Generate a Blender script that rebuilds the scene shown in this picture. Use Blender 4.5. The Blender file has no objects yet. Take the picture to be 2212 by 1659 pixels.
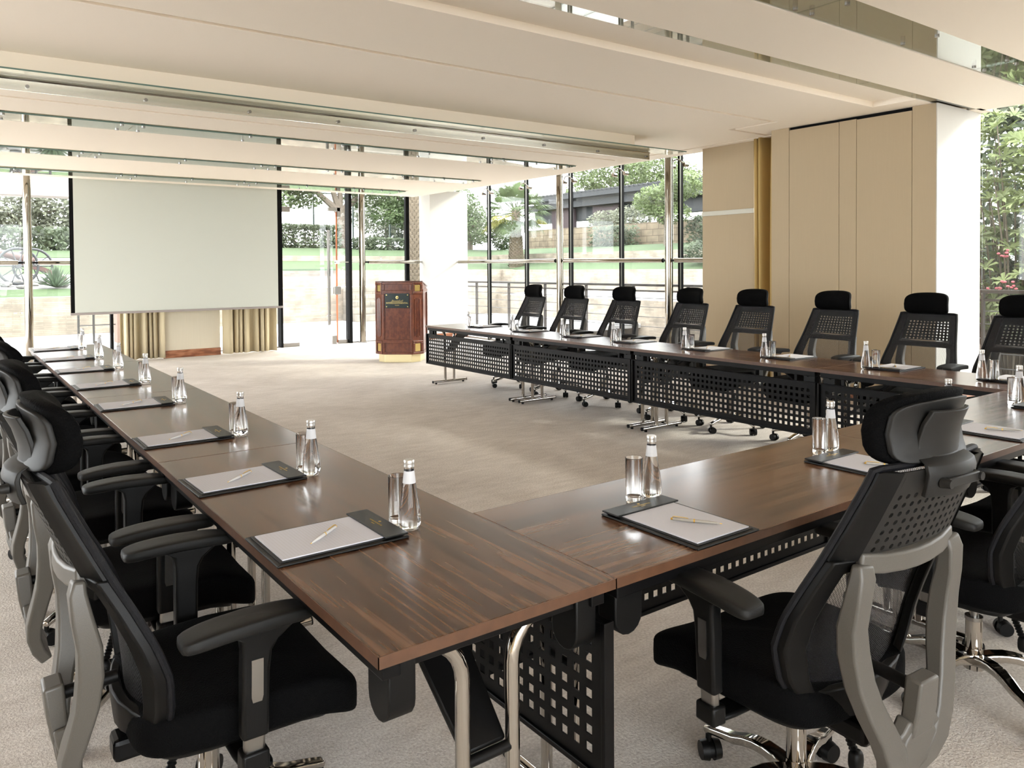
import bpy, math, random
from mathutils import Vector, Matrix
PI = math.pi
sc = bpy.context.scene
col = sc.collection

# ---------------------------------------------------------------- camera
cd = bpy.data.cameras.new('camera')
cam = bpy.data.objects.new('camera', cd)
col.objects.link(cam)
R3 = Matrix(((0.80614, 0.017651, -0.591462), (-0.591686, 0.012571, -0.80607), (-0.006792, 0.999765, 0.020578)))
cam.matrix_world = Matrix.Translation((-0.6314, -1.28222, 1.45228)) @ R3.to_4x4()
cd.sensor_width = 36.0
cd.lens = 1676.13 / 2212 * 36
cd.shift_y = -(829.5 - 613.44) / 2212
cd.clip_start = 0.05
cd.clip_end = 300
sc.camera = cam

# ---------------------------------------------------------------- light
W = bpy.data.worlds.new('world')
sc.world = W
W.use_nodes = True
bg = W.node_tree.nodes['Background']
bg.inputs[0].default_value = (0.975, 0.955, 1.0, 1)
bg.inputs[1].default_value = 2.8
sd = bpy.data.lights.new('sun', 'SUN')
sun = bpy.data.objects.new('sun', sd)
col.objects.link(sun)
sd.energy = 1.3
sd.angle = math.radians(8)
sd.color = (1.0, 0.93, 0.82)
sun.rotation_euler = Vector((-1.0, 0.62, -0.60)).to_track_quat('-Z', 'Y').to_euler()
vs = sc.view_settings
vs.view_transform = 'Standard'
vs.look = 'None'
vs.gamma = 1
vs.use_curve_mapping = False
vs.exposure = 1.93
sc.cycles.max_bounces = 14
sc.cycles.diffuse_bounces = 6
sc.cycles.transparent_max_bounces = 24
sc.cycles.transmission_bounces = 14
sc.cycles.caustics_refractive = False
sc.cycles.caustics_reflective = False

# ---------------------------------------------------------------- materials
def srgb(r, g, b):
    f = lambda c: (c / 255 / 12.92) if c / 255 <= 0.04045 else ((c / 255 + 0.055) / 1.055) ** 2.4
    return (f(r), f(g), f(b), 1)

class NT:
    def __init__(s, name):
        s.m = bpy.data.materials.new(name)
        s.m.use_nodes = True
        s.t = s.m.node_tree
        s.b = s.t.nodes['Principled BSDF']
        s.out = s.t.nodes['Material Output']
    def n(s, typ, **kw):
        o = s.t.nodes.new(typ)
        for k, v in kw.items():
            if k in o.inputs: o.inputs[k].default_value = v
            else: setattr(o, k, v)
        return o
    def l(s, a, b): s.t.links.new(a, b)
    def coord(s, scale=(1, 1, 1), kind='Object', rnd=False):
        tc = s.n('ShaderNodeTexCoord')
        mp = s.n('ShaderNodeMapping')
        mp.inputs['Scale'].default_value = scale
        if rnd:
            oi = s.n('ShaderNodeObjectInfo'); vm = s.n('ShaderNodeVectorMath', operation='SCALE')
            cb = s.n('ShaderNodeCombineXYZ')
            s.l(oi.outputs['Random'], cb.inputs[0]); s.l(oi.outputs['Random'], cb.inputs[1]); s.l(oi.outputs['Random'], cb.inputs[2])
            s.l(cb.outputs[0], vm.inputs[0]); vm.inputs['Scale'].default_value = 17.0
            ad = s.n('ShaderNodeVectorMath', operation='ADD')
            s.l(tc.outputs[kind], ad.inputs[0]); s.l(vm.outputs[0], ad.inputs[1]); s.l(ad.outputs[0], mp.inputs[0])
        else:
            s.l(tc.outputs[kind], mp.inputs[0])
        return mp.outputs[0]
    def ramp(s, fac, stops):
        r = s.n('ShaderNodeValToRGB')
        e = r.color_ramp.elements
        while len(e) > 1: e.remove(e[-1])
        e[0].position = stops[0][0]; e[0].color = stops[0][1]
        for p, c in stops[1:]:
            x = e.new(p); x.color = c
        s.l(fac, r.inputs[0])
        return r.outputs[0]
    def bump(s, h, strength=0.3, dist=0.01):
        b = s.n('ShaderNodeBump'); b.inputs['Strength'].default_value = strength; b.inputs['Distance'].default_value = dist
        s.l(h, b.inputs['Height']); s.l(b.outputs[0], s.b.inputs['Normal'])

def pbr(name, c, rough=0.5, metal=0.0, noise=None, bump=0.0, spec=0.5, coat=0, sheen=0):
    t = NT(name)
    t.b.inputs['Base Color'].default_value = c if len(c) == 4 else (*c, 1)
    t.b.inputs['Roughness'].default_value = rough
    t.b.inputs['Metallic'].default_value = metal
    t.b.inputs['Specular IOR Level'].default_value = spec
    t.b.inputs['Coat Weight'].default_value = coat
    t.b.inputs['Sheen Weight'].default_value = sheen
    if noise:
        v = t.coord((1, 1, 1))
        nz = t.n('ShaderNodeTexNoise', Scale=noise, Detail=4)
        t.l(v, nz.inputs['Vector'])
        k = tuple(x * 0.82 for x in c[:3]) + (1,); k2 = tuple(min(1, x * 1.14) for x in c[:3]) + (1,)
        t.l(t.ramp(nz.outputs[0], [(0.3, k), (0.7, k2)]), t.b.inputs['Base Color'])
        if bump: t.bump(nz.outputs[0], bump, 0.003)
    return t.m

def wood(name, dark, mid, light, rough, sx=0.9, sy=14, coat=0.3):
    t = NT(name)
    n1 = t.n('ShaderNodeTexNoise', Scale=1.0, Detail=3, Roughness=0.55, Distortion=0.8)
    t.l(t.coord((sx, sy, sy), rnd=True), n1.inputs['Vector'])
    n0 = t.n('ShaderNodeTexNoise', Scale=1.0, Detail=1)
    t.l(t.coord((sx * 1.2, sy * 0.26, sy * 0.26), rnd=True), n0.inputs['Vector'])
    mu = t.n('ShaderNodeMath', operation='MULTIPLY'); mu.inputs[1].default_value = 46
    t.l(n0.outputs[0], mu.inputs[0])
    sn = t.n('ShaderNodeMath', operation='SINE'); t.l(mu.outputs[0], sn.inputs[0])
    m2 = t.n('ShaderNodeMath', operation='MULTIPLY_ADD'); m2.inputs[1].default_value = 0.03
    m0 = t.n('ShaderNodeMath', operation='MULTIPLY'); m0.inputs[1].default_value = 0.5; t.l(n1.outputs[0], m0.inputs[0])
    t.l(sn.outputs[0], m2.inputs[0]); t.l(m0.outputs[0], m2.inputs[2])
    n3 = t.n('ShaderNodeTexNoise', Scale=1, Detail=2)
    t.l(t.coord((sx * 3, sy * 6, sy * 6), rnd=True), n3.inputs['Vector'])
    m3 = t.n('ShaderNodeMath', operation='MULTIPLY_ADD'); m3.inputs[1].default_value = 0.5
    t.l(n3.outputs[0], m3.inputs[0]); t.l(m2.outputs[0], m3.inputs[2])
    t.l(t.ramp(m3.outputs[0], [(0.42, dark), (0.49, mid), (0.58, light)]), t.b.inputs['Base Color'])
    t.b.inputs['Roughness'].default_value = rough
    t.b.inputs['Coat Weight'].default_value = coat
    t.b.inputs['Coat Roughness'].default_value = 0.12
    return t.m

def thin_glass(name, tint=(0.93, 0.98, 0.96), ior=1.45, rough=0.0, boost=1.0):
    t = NT(name)
    t.t.nodes.remove(t.b)
    tr = t.n('ShaderNodeBsdfTransparent', Color=(*tint, 1)); gl = t.n('ShaderNodeBsdfGlossy', Roughness=rough)
    gl.inputs['Color'].default_value = (1, 1, 1, 1)
    lw = t.n('ShaderNodeLayerWeight'); lw.inputs['Blend'].default_value = 0.5
    pw = t.n('ShaderNodeMath', operation='POWER'); pw.inputs[1].default_value = 5.0; t.l(lw.outputs['Facing'], pw.inputs[0])
    r0 = ((ior - 1) / (ior + 1)) ** 2
    ma = t.n('ShaderNodeMath', operation='MULTIPLY_ADD'); ma.use_clamp = True; ma.inputs[1].default_value = (1 - r0) * boost; ma.inputs[2].default_value = r0 * boost
    t.l(pw.outputs[0], ma.inputs[0])
    mx = t.n('ShaderNodeMixShader'); t.l(ma.outputs[0], mx.inputs[0])
    t.l(tr.outputs[0], mx.inputs[1]); t.l(gl.outputs[0], mx.inputs[2]); t.l(mx.outputs[0], t.out.inputs[0])
    return t.m

def real_glass(name, ior, colr=(1, 1, 1, 1)):
    t = NT(name)
    t.b.inputs['Base Color'].default_value = colr
    t.b.inputs['Roughness'].default_value = 0.0
    t.b.inputs['IOR'].default_value = ior
    t.b.inputs['Transmission Weight'].default_value = 1.0
    return t.m

def mesh_cloth(name):
    t = NT(name)
    t.b.inputs['Base Color'].default_value = (0.012, 0.012, 0.014, 1)
    t.b.inputs['Roughness'].default_value = 0.6
    v = t.coord((1, 1, 1))
    ck = t.n('ShaderNodeTexChecker', Scale=330); t.l(v, ck.inputs[0])
    tr = t.n('ShaderNodeBsdfTransparent')
    mx = t.n('ShaderNodeMixShader')
    m = t.n('ShaderNodeMath', operation='MULTIPLY_ADD'); m.inputs[1].default_value = -0.60; m.inputs[2].default_value = 0.82
    t.l(ck.outputs['Fac'], m.inputs[0]); t.l(m.outputs[0], mx.inputs[0])
    t.l(tr.outputs[0], mx.inputs[1]); t.l(t.b.outputs[0], mx.inputs[2]); t.l(mx.outputs[0], t.out.inputs[0])
    return t.m

def knit(name, c):
    t = NT(name)
    t.b.inputs['Base Color'].default_value = (*c, 1)
    t.b.inputs['Roughness'].default_value = 0.85
    t.b.inputs['Specular IOR Level'].default_value = 0.08
    t.b.inputs['Sheen Weight'].default_value = 0.0
    v = t.coord((1, 1, 1))
    vo = t.n('ShaderNodeTexVoronoi', Scale=260); t.l(v, vo.inputs['Vector'])
    t.bump(vo.outputs['Distance'], 0.6, 0.002)
    return t.m

def carpet():
    t = NT('carpet')
    v = t.coord((1, 1, 1))
    a = t.n('ShaderNodeTexNoise', Scale=1.1, Detail=3, Distortion=1.2); t.l(v, a.inputs['Vector'])
    b = t.n('ShaderNodeTexNoise', Scale=105, Detail=3, Roughness=0.6); t.l(v, b.inputs['Vector'])
    v2 = t.coord((2.2, 6.5, 1)); d = t.n('ShaderNodeTexNoise', Scale=2.4, Detail=8, Roughness=0.65); t.l(v2, d.inputs['Vector'])
    m = t.n('ShaderNodeMath', operation='MULTIPLY_ADD'); m.inputs[1].default_value = 0.35; m2 = t.n('ShaderNodeMath', operation='MULTIPLY'); m2.inputs[1].default_value = 0.85
    t.l(b.outputs[0], m2.inputs[0]); t.l(a.outputs[0], m.inputs[0]); t.l(m2.outputs[0], m.inputs[2])
    m1 = t.n('ShaderNodeMath', operation='MULTIPLY_ADD'); m1.inputs[1].default_value = 0.45
    t.l(d.outputs[0], m1.inputs[0]); t.l(m.outputs[0], m1.inputs[2])
    t.l(t.ramp(m1.outputs[0], [(0.60, (0.41, 0.365, 0.325, 1)), (0.82, (0.55, 0.50, 0.455, 1)), (1.04, (0.67, 0.62, 0.57, 1))]), t.b.inputs['Base Color'])
    t.b.inputs['Roughness'].default_value = 1.0
    t.b.inputs['Specular IOR Level'].default_value = 0.05
    t.bump(b.outputs[0], 0.8, 0.006)
    return t.m

def cloth_wall(name, c, k=0.9):
    t = NT(name)
    v = t.coord((220, 220, 3)); n = t.n('ShaderNodeTexNoise', Scale=1, Detail=2); t.l(v, n.inputs['Vector'])
    t.l(t.ramp(n.outputs[0], [(0.3, (c[0]*k, c[1]*k, c[2]*k, 1)), (0.7, (*c[:3], 1))]), t.b.inputs['Base Color'])
    t.b.inputs['Roughness'].default_value = 0.85
    t.bump(n.outputs[0], 0.15, 0.001)
    return t.m

def stone(name, cols, bw, bh, mortar=(0.4, 0.37, 0.32), msize=0.004):
    t = NT(name)
    tc = t.n('ShaderNodeTexCoord'); sp = t.n('ShaderNodeSeparateXYZ'); t.l(tc.outputs['Object'], sp.inputs[0])
    ad = t.n('ShaderNodeMath', operation='ADD'); t.l(sp.outputs[0], ad.inputs[0]); t.l(sp.outputs[1], ad.inputs[1])
    cb = t.n('ShaderNodeCombineXYZ'); t.l(ad.outputs[0], cb.inputs[0]); t.l(sp.outputs[2], cb.inputs[1])
    bt = t.n('ShaderNodeTexBrick', Scale=1.0)
    bt.inputs['Brick Width'].default_value = bw; bt.inputs['Row Height'].default_value = bh
    bt.inputs['Mortar Size'].default_value = msize; bt.inputs['Mortar'].default_value = (*mortar, 1)
    bt.inputs['Color1'].default_value = (*cols[0], 1); bt.inputs['Color2'].default_value = (*cols[1], 1)
    bt.inputs['Bias'].default_value = 0.0
    t.l(cb.outputs[0], bt.inputs['Vector'])
    nz = t.n('ShaderNodeTexNoise', Scale=2.6, Detail=5); t.l(cb.outputs[0], nz.inputs['Vector'])
    mx = t.n('ShaderNodeMixRGB', blend_type='MULTIPLY'); mx.inputs[0].default_value = 0.9
    t.l(bt.outputs[0], mx.inputs[1]); t.l(t.ramp(nz.outputs[0], [(0.35, (0.72, 0.70, 0.68, 1)), (0.65, (1.15, 1.1, 1.05, 1))]), mx.inputs[2])
    t.l(mx.outputs[0], t.b.inputs['Base Color'])
    t.b.inputs['Roughness'].default_value = 0.9
    return t.m

def leaf(name, c, var=0.5):
    t = NT(name)
    v = t.coord((1, 1, 1)); n = t.n('ShaderNodeTexNoise', Scale=1.7, Detail=6); t.l(v, n.inputs['Vector'])
    d = tuple(x * (1 - var) for x in c) + (1,); h = tuple(min(1, x * (1 + var)) for x in c) + (1,)
    cc = t.ramp(n.outputs[0], [(0.35, d), (0.65, h)])
    t.l(cc, t.b.inputs['Base Color'])
    t.b.inputs['Roughness'].default_value = 0.6
    tl = t.n('ShaderNodeBsdfTranslucent'); t.l(cc, tl.inputs[0])
    mx = t.n('ShaderNodeMixShader'); mx.inputs[0].default_value = 0.35
    t.l(t.b.outputs[0], mx.inputs[1]); t.l(tl.outputs[0], mx.inputs[2]); t.l(mx.outputs[0], t.out.inputs[0])
    return t.m

M = {}
M['walnut'] = wood('walnut', (0.042, 0.0175, 0.0085, 1), (0.090, 0.040, 0.0195, 1), (0.145, 0.071, 0.037, 1), 0.24, sx=0.7, sy=13, coat=0.1)
M['edge_band'] = pbr('edge_band', (0.085, 0.039, 0.020), 0.35, noise=30)
M['mahogany'] = wood('mahogany', (0.080, 0.018, 0.0075, 1), (0.110, 0.026, 0.0105, 1), (0.145, 0.039, 0.016, 1), 0.3, sx=8, sy=3)
M['skirt'] = wood('skirt_wood', (0.16, 0.05, 0.02, 1), (0.24, 0.085, 0.035, 1), (0.34, 0.14, 0.07, 1), 0.35, sx=2, sy=8)
M['steel_black'] = pbr('steel_black', (0.0022, 0.0022, 0.0025), 0.35, 0, spec=0.18)
M['plastic_black'] = pbr('plastic_black', (0.0024, 0.0024, 0.0024), 0.42, noise=900, bump=0.15, spec=0.2)
M['arm_pad'] = pbr('arm_pad', (0.0045, 0.0045, 0.0042), 0.46, noise=1200, bump=0.3, spec=0.28)
M['fabric_black'] = knit('fabric_black', (0.0008, 0.0008, 0.0009))
M['mesh'] = mesh_cloth('mesh_cloth')
M['piping'] = pbr('piping', (0.004, 0.004, 0.0055), 0.5, noise=700, bump=0.6, spec=0.2)
M['grey_frame'] = pbr('grey_frame', (0.078, 0.071, 0.061), 0.42, noise=900, bump=0.08)
M['dark_grey'] = pbr('dark_grey', (0.0105, 0.0102, 0.0096), 0.52, noise=900, bump=0.1, spec=0.28)
M['chrome'] = pbr('chrome', (0.50, 0.475, 0.44), 0.07, 1.0)
M['brushed'] = pbr('brushed_steel', (0.30, 0.29, 0.275), 0.28, 1.0)
M['column_steel'] = pbr('column_steel', (0.30, 0.27, 0.225), 0.06, 1.0)
M['brass'] = pbr('brass', (0.72, 0.55, 0.22), 0.25, 1.0)
M['brass_plinth'] = pbr('brass_plinth', (0.80, 0.70, 0.42), 0.35, 0.55)
M['gold'] = pbr('gold', (0.75, 0.5, 0.12), 0.3, 1.0)
M['leather'] = pbr('leather', (0.0028, 0.0031, 0.0031), 0.36, noise=500, bump=0.35, spec=0.3)
M['paper'] = pbr('paper', (0.56, 0.56, 0.61), 0.7)
M['pen_white'] = pbr('pen_white', (0.60, 0.59, 0.58), 0.25)
M['pen_grey'] = pbr('pen_grey', (0.40, 0.38, 0.34), 0.3, 0.3)
M['carpet'] = carpet()
M['ceiling'] = pbr('ceiling_paint', (0.86, 0.79, 0.69), 0.85)
M['ceiling_low'] = pbr('bulkhead_paint', (0.84, 0.765, 0.655), 0.85)  # bulkhead cream, slightly darker and warmer than the main ceiling
M['white_wall'] = cloth_wall('white_wall', (0.52, 0.51, 0.475), 0.985)
M['beige'] = cloth_wall('beige_cloth', (0.41, 0.325, 0.215), 0.965)
M['cream'] = cloth_wall('cream_cloth', (0.62, 0.56, 0.44), 0.96)
M['curtain'] = cloth_wall('curtain_cloth', (0.52, 0.44, 0.295), 0.9)
M['curtain_gold'] = cloth_wall('curtain_gold', (0.44, 0.30, 0.11), 0.9)
M['strip_metal'] = pbr('strip_metal', (0.50, 0.49, 0.42), 0.5)
M['glass'] = thin_glass('window_glass', (0.94, 0.97, 0.955), 1.45, boost=0.55)
M['glass_door'] = thin_glass('door_glass', (0.96, 0.98, 0.97), 1.35)
M['glass_ceiling'] = thin_glass('ceiling_glass', (0.72, 0.76, 0.72), 2.6)
M['glass_edge'] = pbr('glass_edge', (0.10, 0.17, 0.14), 0.3)
M['mirror_band'] = pbr('mirror_band', (0.72, 0.72, 0.66), 0.22, 1.0)
M['bottle_glass'] = real_glass('bottle_glass', 1.36)
M['tumbler_glass'] = real_glass('tumbler_glass', 1.48)
M['cap'] = pbr('bottle_cap', (0.62, 0.60, 0.57), 0.35, 0.8)
M['bottle_label'] = pbr('bottle_label', (0.55, 0.55, 0.57), 0.5)
M['screen'] = pbr('screen_cloth', (0.54, 0.56, 0.505), 0.9)
M['black'] = pbr('matt_black', (0.003, 0.003, 0.003), 0.7, spec=0.1)
M['plaque'] = pbr('plaque', (0.006, 0.016, 0.015), 0.25)
M['orange'] = pbr('orange_seal', (0.52, 0.16, 0.06), 0.4)
M['wall_stone'] = stone('split_stone', ((0.30, 0.262, 0.212), (0.225, 0.20, 0.165)), 0.30, 0.042, (0.19, 0.17, 0.142), 0.003)
M['block_stone'] = stone('block_stone', ((0.20, 0.165, 0.12), (0.17, 0.138, 0.10)), 0.6, 0.24, (0.095, 0.077, 0.057), 0.012)
M['step_tile'] = stone('step_tile', ((0.21, 0.195, 0.17), (0.19, 0.175, 0.15)), 0.40, 0.20, (0.15, 0.14, 0.12), 0.01)
M['patio'] = pbr('patio', (0.46, 0.45, 0.44), 0.8, noise=0.7)
M['grass'] = pbr('grass', (0.040, 0.068, 0.022), 0.95, noise=9, bump=0.8)
M['gravel'] = pbr('gravel', (0.19, 0.185, 0.175), 0.95, noise=22, bump=1.0)
M['soil'] = pbr('soil', (0.17, 0.125, 0.09), 0.95, noise=5)
M['rail_brown'] = pbr('rail_brown', (0.035, 0.027, 0.025), 0.5)
M['rail_grey'] = pbr('rail_grey', (0.08, 0.077, 0.075), 0.4, 0.5)
M['bark'] = pbr('bark', (0.14, 0.115, 0.09), 0.95, noise=14, bump=1.0)
M['palm_bark'] = pbr('palm_bark', (0.15, 0.12, 0.085), 0.95, noise=25, bump=1.0)
M['leaf_tree'] = leaf('leaf_tree', (0.078, 0.112, 0.046))
M['leaf_grey'] = leaf('leaf_grey', (0.150, 0.160, 0.112))
M['leaf_hedge'] = leaf('leaf_hedge', (0.068, 0.088, 0.048))
M['leaf_palm'] = leaf('leaf_palm', (0.075, 0.105, 0.045), 0.35)
M['leaf_yellow'] = leaf('leaf_yellow', (0.20, 0.19, 0.045), 0.35)
M['leaf_light'] = leaf('leaf_light', (0.115, 0.150, 0.062))
M['leaf_lime'] = leaf('leaf_lime', (0.185, 0.220, 0.095))
M['leaf_agave'] = leaf('leaf_agave', (0.10, 0.135, 0.090), 0.4)
M['pink'] = leaf('petal_pink', (0.55, 0.17, 0.20), 0.2)
M['dark_roof'] = pbr('dark_roof', (0.020, 0.022, 0.025), 0.6)
M['maroon'] = pbr('maroon', (0.038, 0.024, 0.028), 0.7)
M['canopy'] = pbr('canopy_paint', (0.30, 0.265, 0.25), 0.8)
M['pink_column'] = pbr('pink_column', (0.22, 0.145, 0.115), 0.8)
M['fence_green'] = pbr('fence_green', (0.025, 0.045, 0.04), 0.5)
M['iron'] = pbr('iron', (0.03, 0.032, 0.035), 0.6)
M['barrel'] = pbr('barrel_red', (0.085, 0.045, 0.04), 0.6)

# ---------------------------------------------------------------- mesh helpers
class MB:
    def __init__(s): s.v = []; s.f = []
    def add(s, vs, fs):
        o = len(s.v); s.v += [tuple(p) for p in vs]; s.f += [tuple(i + o for i in f) for f in fs]
        return s
    def box(s, x0, x1, y0, y1, z0, z1):
        return s.add([(x, y, z) for x in (x0, x1) for y in (y0, y1) for z in (z0, z1)],
                     [(0, 1, 3, 2), (4, 6, 7, 5), (0, 4, 5, 1), (2, 3, 7, 6), (0, 2, 6, 4), (1, 5, 7, 3)])
    def cyl(s, a, b, r, r2=None, n=16, cap=True):
        a = Vector(a); b = Vector(b); r2 = r if r2 is None else r2
        d = (b - a).normalized(); u = d.orthogonal().normalized(); w = d.cross(u)
        vs = []
        for c, rr in ((a, r), (b, r2)):
            for i in range(n):
                t = 2 * PI * i / n; vs.append(c + u * (rr * math.cos(t)) + w * (rr * math.sin(t)))
        fs = [(i, (i + 1) % n, n + (i + 1) % n, n + i) for i in range(n)]
        if cap: fs += [tuple(range(n))[::-1], tuple(range(n, 2 * n))]
        return s.add(vs, fs)
    def tube(s, pts, r, n=12, cap=True):
        pts = [Vector(p) for p in pts]; N = len(pts)
        rs = r if isinstance(r, (list, tuple)) else [r] * N
        vs = []; u = None
        for k, p in enumerate(pts):
            d = (pts[min(k + 1, N - 1)] - pts[max(k - 1, 0)]).normalized()
            u = d.orthogonal().normalized() if u is None else (u - d * u.dot(d)).normalized()
            w = d.cross(u)
            for i in range(n):
                t = 2 * PI * i / n; vs.append(p + u * (rs[k] * math.cos(t)) + w * (rs[k] * math.sin(t)))
        fs = [(k * n + i, k * n + (i + 1) % n, (k + 1) * n + (i + 1) % n, (k + 1) * n + i) for k in range(N - 1) for i in range(n)]
        if cap: fs += [tuple(range(n))[::-1], tuple(range((N - 1) * n, N * n))]
        return s.add(vs, fs)
    def sweep(s, pts, thick, side=(1, 0, 0)):
        """pts (x,y,z,width): rectangular section, width along side, thickness across"""
        P = [Vector(p[:3]) for p in pts]; N = len(P); vs = []; sd_ = Vector(side).normalized()
        for k, p in enumerate(P):
            d = (P[min(k + 1, N - 1)] - P[max(k - 1, 0)]).normalized()
            a = (sd_ - d * sd_.dot(d)).normalized(); b = d.cross(a)
            w = pts[k][3] / 2; t = (pts[k][4] if len(pts[k]) > 4 else thick) / 2
            vs += [p + a * w + b * t, p - a * w + b * t, p - a * w - b * t, p + a * w - b * t]
        fs = [(k * 4 + i, k * 4 + (i + 1) % 4, (k + 1) * 4 + (i + 1) % 4, (k + 1) * 4 + i) for k in range(N - 1) for i in range(4)]
        fs += [(3, 2, 1, 0), tuple((N - 1) * 4 + i for i in range(4))]
        return s.add(vs, fs)
    def lathe(s, prof, c=(0, 0, 0), n=24, close=False):
        vs = []
        for r, z in prof:
            for i in range(n):
                t = 2 * PI * i / n; vs.append((c[0] + r * math.cos(t), c[1] + r * math.sin(t), c[2] + z))
        N = len(prof)
        fs = [(k * n + i, k * n + (i + 1) % n, (k + 1) * n + (i + 1) % n, (k + 1) * n + i) for k in range(N - 1) for i in range(n)]
        if close: fs += [tuple(range(n))[::-1], tuple(range((N - 1) * n, N * n))]
        return s.add(vs, fs)
    def superell(s, c, h, e=0.35, fn=None, nu=32, nv=16):
        """superellipsoid centre c, half sizes h, fn warps a point"""
        sg = lambda a, p: math.copysign(abs(a) ** p, a)
        vs = []
        for j in range(nv + 1):
            ph = -PI / 2 + PI * j / nv
            for i in range(nu):
                th = 2 * PI * i / nu
                x = sg(math.cos(ph), e) * sg(math.cos(th), e); y = sg(math.cos(ph), e) * sg(math.sin(th), e); z = sg(math.sin(ph), e)
                p = (c[0] + h[0] * x, c[1] + h[1] * y, c[2] + h[2] * z)
                vs.append(fn(*p) if fn else p)
        fs = [(j * nu + i, j * nu + (i + 1) % nu, (j + 1) * nu + (i + 1) % nu, (j + 1) * nu + i) for j in range(nv) for i in range(nu)]
        return s.add(vs, fs)
    def prism(s, poly, z0, z1):
        n = len(poly)
        vs = [(x, y, z0) for x, y in poly] + [(x, y, z1) for x, y in poly]
        return s.add(vs, [tuple(range(n))[::-1], tuple(range(n, 2 * n))] + [(i, (i + 1) % n, n + (i + 1) % n, n + i) for i in range(n)])
    def shell(s, us, vs_, keep, fn, thick):
        """grid plate with omitted cells; fn(u,v,off)->point"""
        nu, nv = len(us), len(vs_); base = len(s.v)
        for off in (0, thick):
            for v in vs_:
                for u in us: s.v.append(tuple(fn(u, v, off)))
        A = lambda i, j: base + j * nu + i
        B = lambda i, j: base + nu * nv + j * nu + i
        K = lambda i, j: 0 <= i < nu - 1 and 0 <= j < nv - 1 and keep(i, j)
        for j in range(nv - 1):
            for i in range(nu - 1):
                if not K(i, j): continue
                s.f.append((A(i, j), A(i + 1, j), A(i + 1, j + 1), A(i, j + 1)))
                s.f.append((B(i, j + 1), B(i + 1, j + 1), B(i + 1, j), B(i, j)))
                if not K(i - 1, j): s.f.append((A(i, j + 1), B(i, j + 1), B(i, j), A(i, j)))
                if not K(i + 1, j): s.f.append((A(i + 1, j), B(i + 1, j), B(i + 1, j + 1), A(i + 1, j + 1)))
                if not K(i, j - 1): s.f.append((A(i, j), B(i, j), B(i + 1, j), A(i + 1, j)))
                if not K(i, j + 1): s.f.append((A(i + 1, j + 1), B(i + 1, j + 1), B(i, j + 1), A(i, j + 1)))
        return s
    def build(s, name, mat, parent=None, bevel=0, seg=2, sub=0, ang=40, loc=None, rotz=0):
        me = bpy.data.meshes.new(name)
        me.from_pydata(s.v, [], s.f)
        me.validate(); me.update()
        if ang:
            me.polygons.foreach_set('use_smooth', [True] * len(me.polygons))
            me.set_sharp_from_angle(angle=math.radians(ang))
        me.materials.append(M[mat] if isinstance(mat, str) else mat)
        o = bpy.data.objects.new(name, me)
        col.objects.link(o)
        if parent: o.parent = parent
        if loc: o.location = loc
        if rotz: o.rotation_euler = (0, 0, rotz)
        if bevel:
            b = o.modifiers.new('bevel', 'BEVEL'); b.width = bevel; b.segments = seg; b.limit_method = 'ANGLE'; b.angle_limit = math.radians(35)
            b.harden_normals = False
        if sub:
            b = o.modifiers.new('sub', 'SUBSURF'); b.levels = sub; b.render_levels = sub
        return o

def tag(o, label=None, cat=None, group=None, kind=None):
    if label: o['label'] = label
    if cat: o['category'] = cat
    if group: o['group'] = group
    if kind: o['kind'] = kind
    return o
def empty(name, loc=(0, 0, 0), rotz=0, label=None, cat=None, group=None, kind=None):
    o = bpy.data.objects.new(name, None); o.empty_display_size = 0.05
    col.objects.link(o); o.location = loc; o.rotation_euler = (0, 0, rotz)
    return tag(o, label, cat, group, kind)
def kids(o): return [c for c in bpy.data.objects if c.parent == o]
TREE = {}
def register(root):
    TREE[root.name] = [(c, [g for g in kids(c)]) for c in kids(root)]
def dup(root, loc, rotz=0, label=None, group=None):
    r = root.copy(); col.objects.link(r); r.location = loc; r.rotation_euler = (0, 0, rotz)
    if label: r['label'] = label
    if group: r['group'] = group
    for c0, gs in TREE[root.name]:
        c = c0.copy(); col.objects.link(c); c.parent = r
        for g0 in gs:
            g = g0.copy(); col.objects.link(g); g.parent = c
    return r
def text(name, body, size, mat, parent, loc, rot, ext=0.0006, align='CENTER'):
    cu = bpy.data.curves.new(name, 'FONT'); cu.body = body; cu.size = size; cu.extrude = ext
    cu.align_x = align; cu.align_y = 'CENTER'; cu.materials.append(M[mat])
    tmp = bpy.data.objects.new('tmp', cu); col.objects.link(tmp)
    bpy.context.view_layer.update()
    me = bpy.data.meshes.new_from_object(tmp.evaluated_get(bpy.context.evaluated_depsgraph_get()))
    bpy.data.objects.remove(tmp)
    if not me.materials: me.materials.append(M[mat])
    o = bpy.data.objects.new(name, me); col.objects.link(o); o.parent = parent; o.location = loc; o.rotation_euler = rot
    return o

# ---------------------------------------------------------------- room shell
def struct(o, label=None): return tag(o, label, kind='structure')
struct(MB().box(-4.2, 8.36, -4.2, 13.0, -0.06, 0).build('floor', 'carpet', ang=0), 'beige cut pile carpet across the meeting room')
H = 3.05
c = MB()
ins = [(-4.2, 8.12, -4.2, 1.28), (-4.2, 8.08, 1.65, 2.34), (6.97, 7.95, 2.47, 2.9), (-4.2, 7.95, 2.9, 3.92), (6.86, 7.95, 3.92, 3.98), (-4.2, 6.80, 3.98, 4.50),
       (6.86, 7.95, 3.98, 4.50), (-4.2, 6.80, 4.50, 4.56), (7.60, 7.95, 4.50, 4.56), (-4.2, 7.54, 4.56, 12.9), (7.60, 7.95, 4.56, 12.9)]
for x0, x1, y0, y1 in ins: c.box(x0, x1, y0, y1, H, H + 0.055)
c.box(-4.2, 8.12, -4.2, 1.28, H + 0.055, H + 0.3); c.box(-4.2, 8.08, 1.65, 2.34, H + 0.055, H + 0.3)
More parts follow.
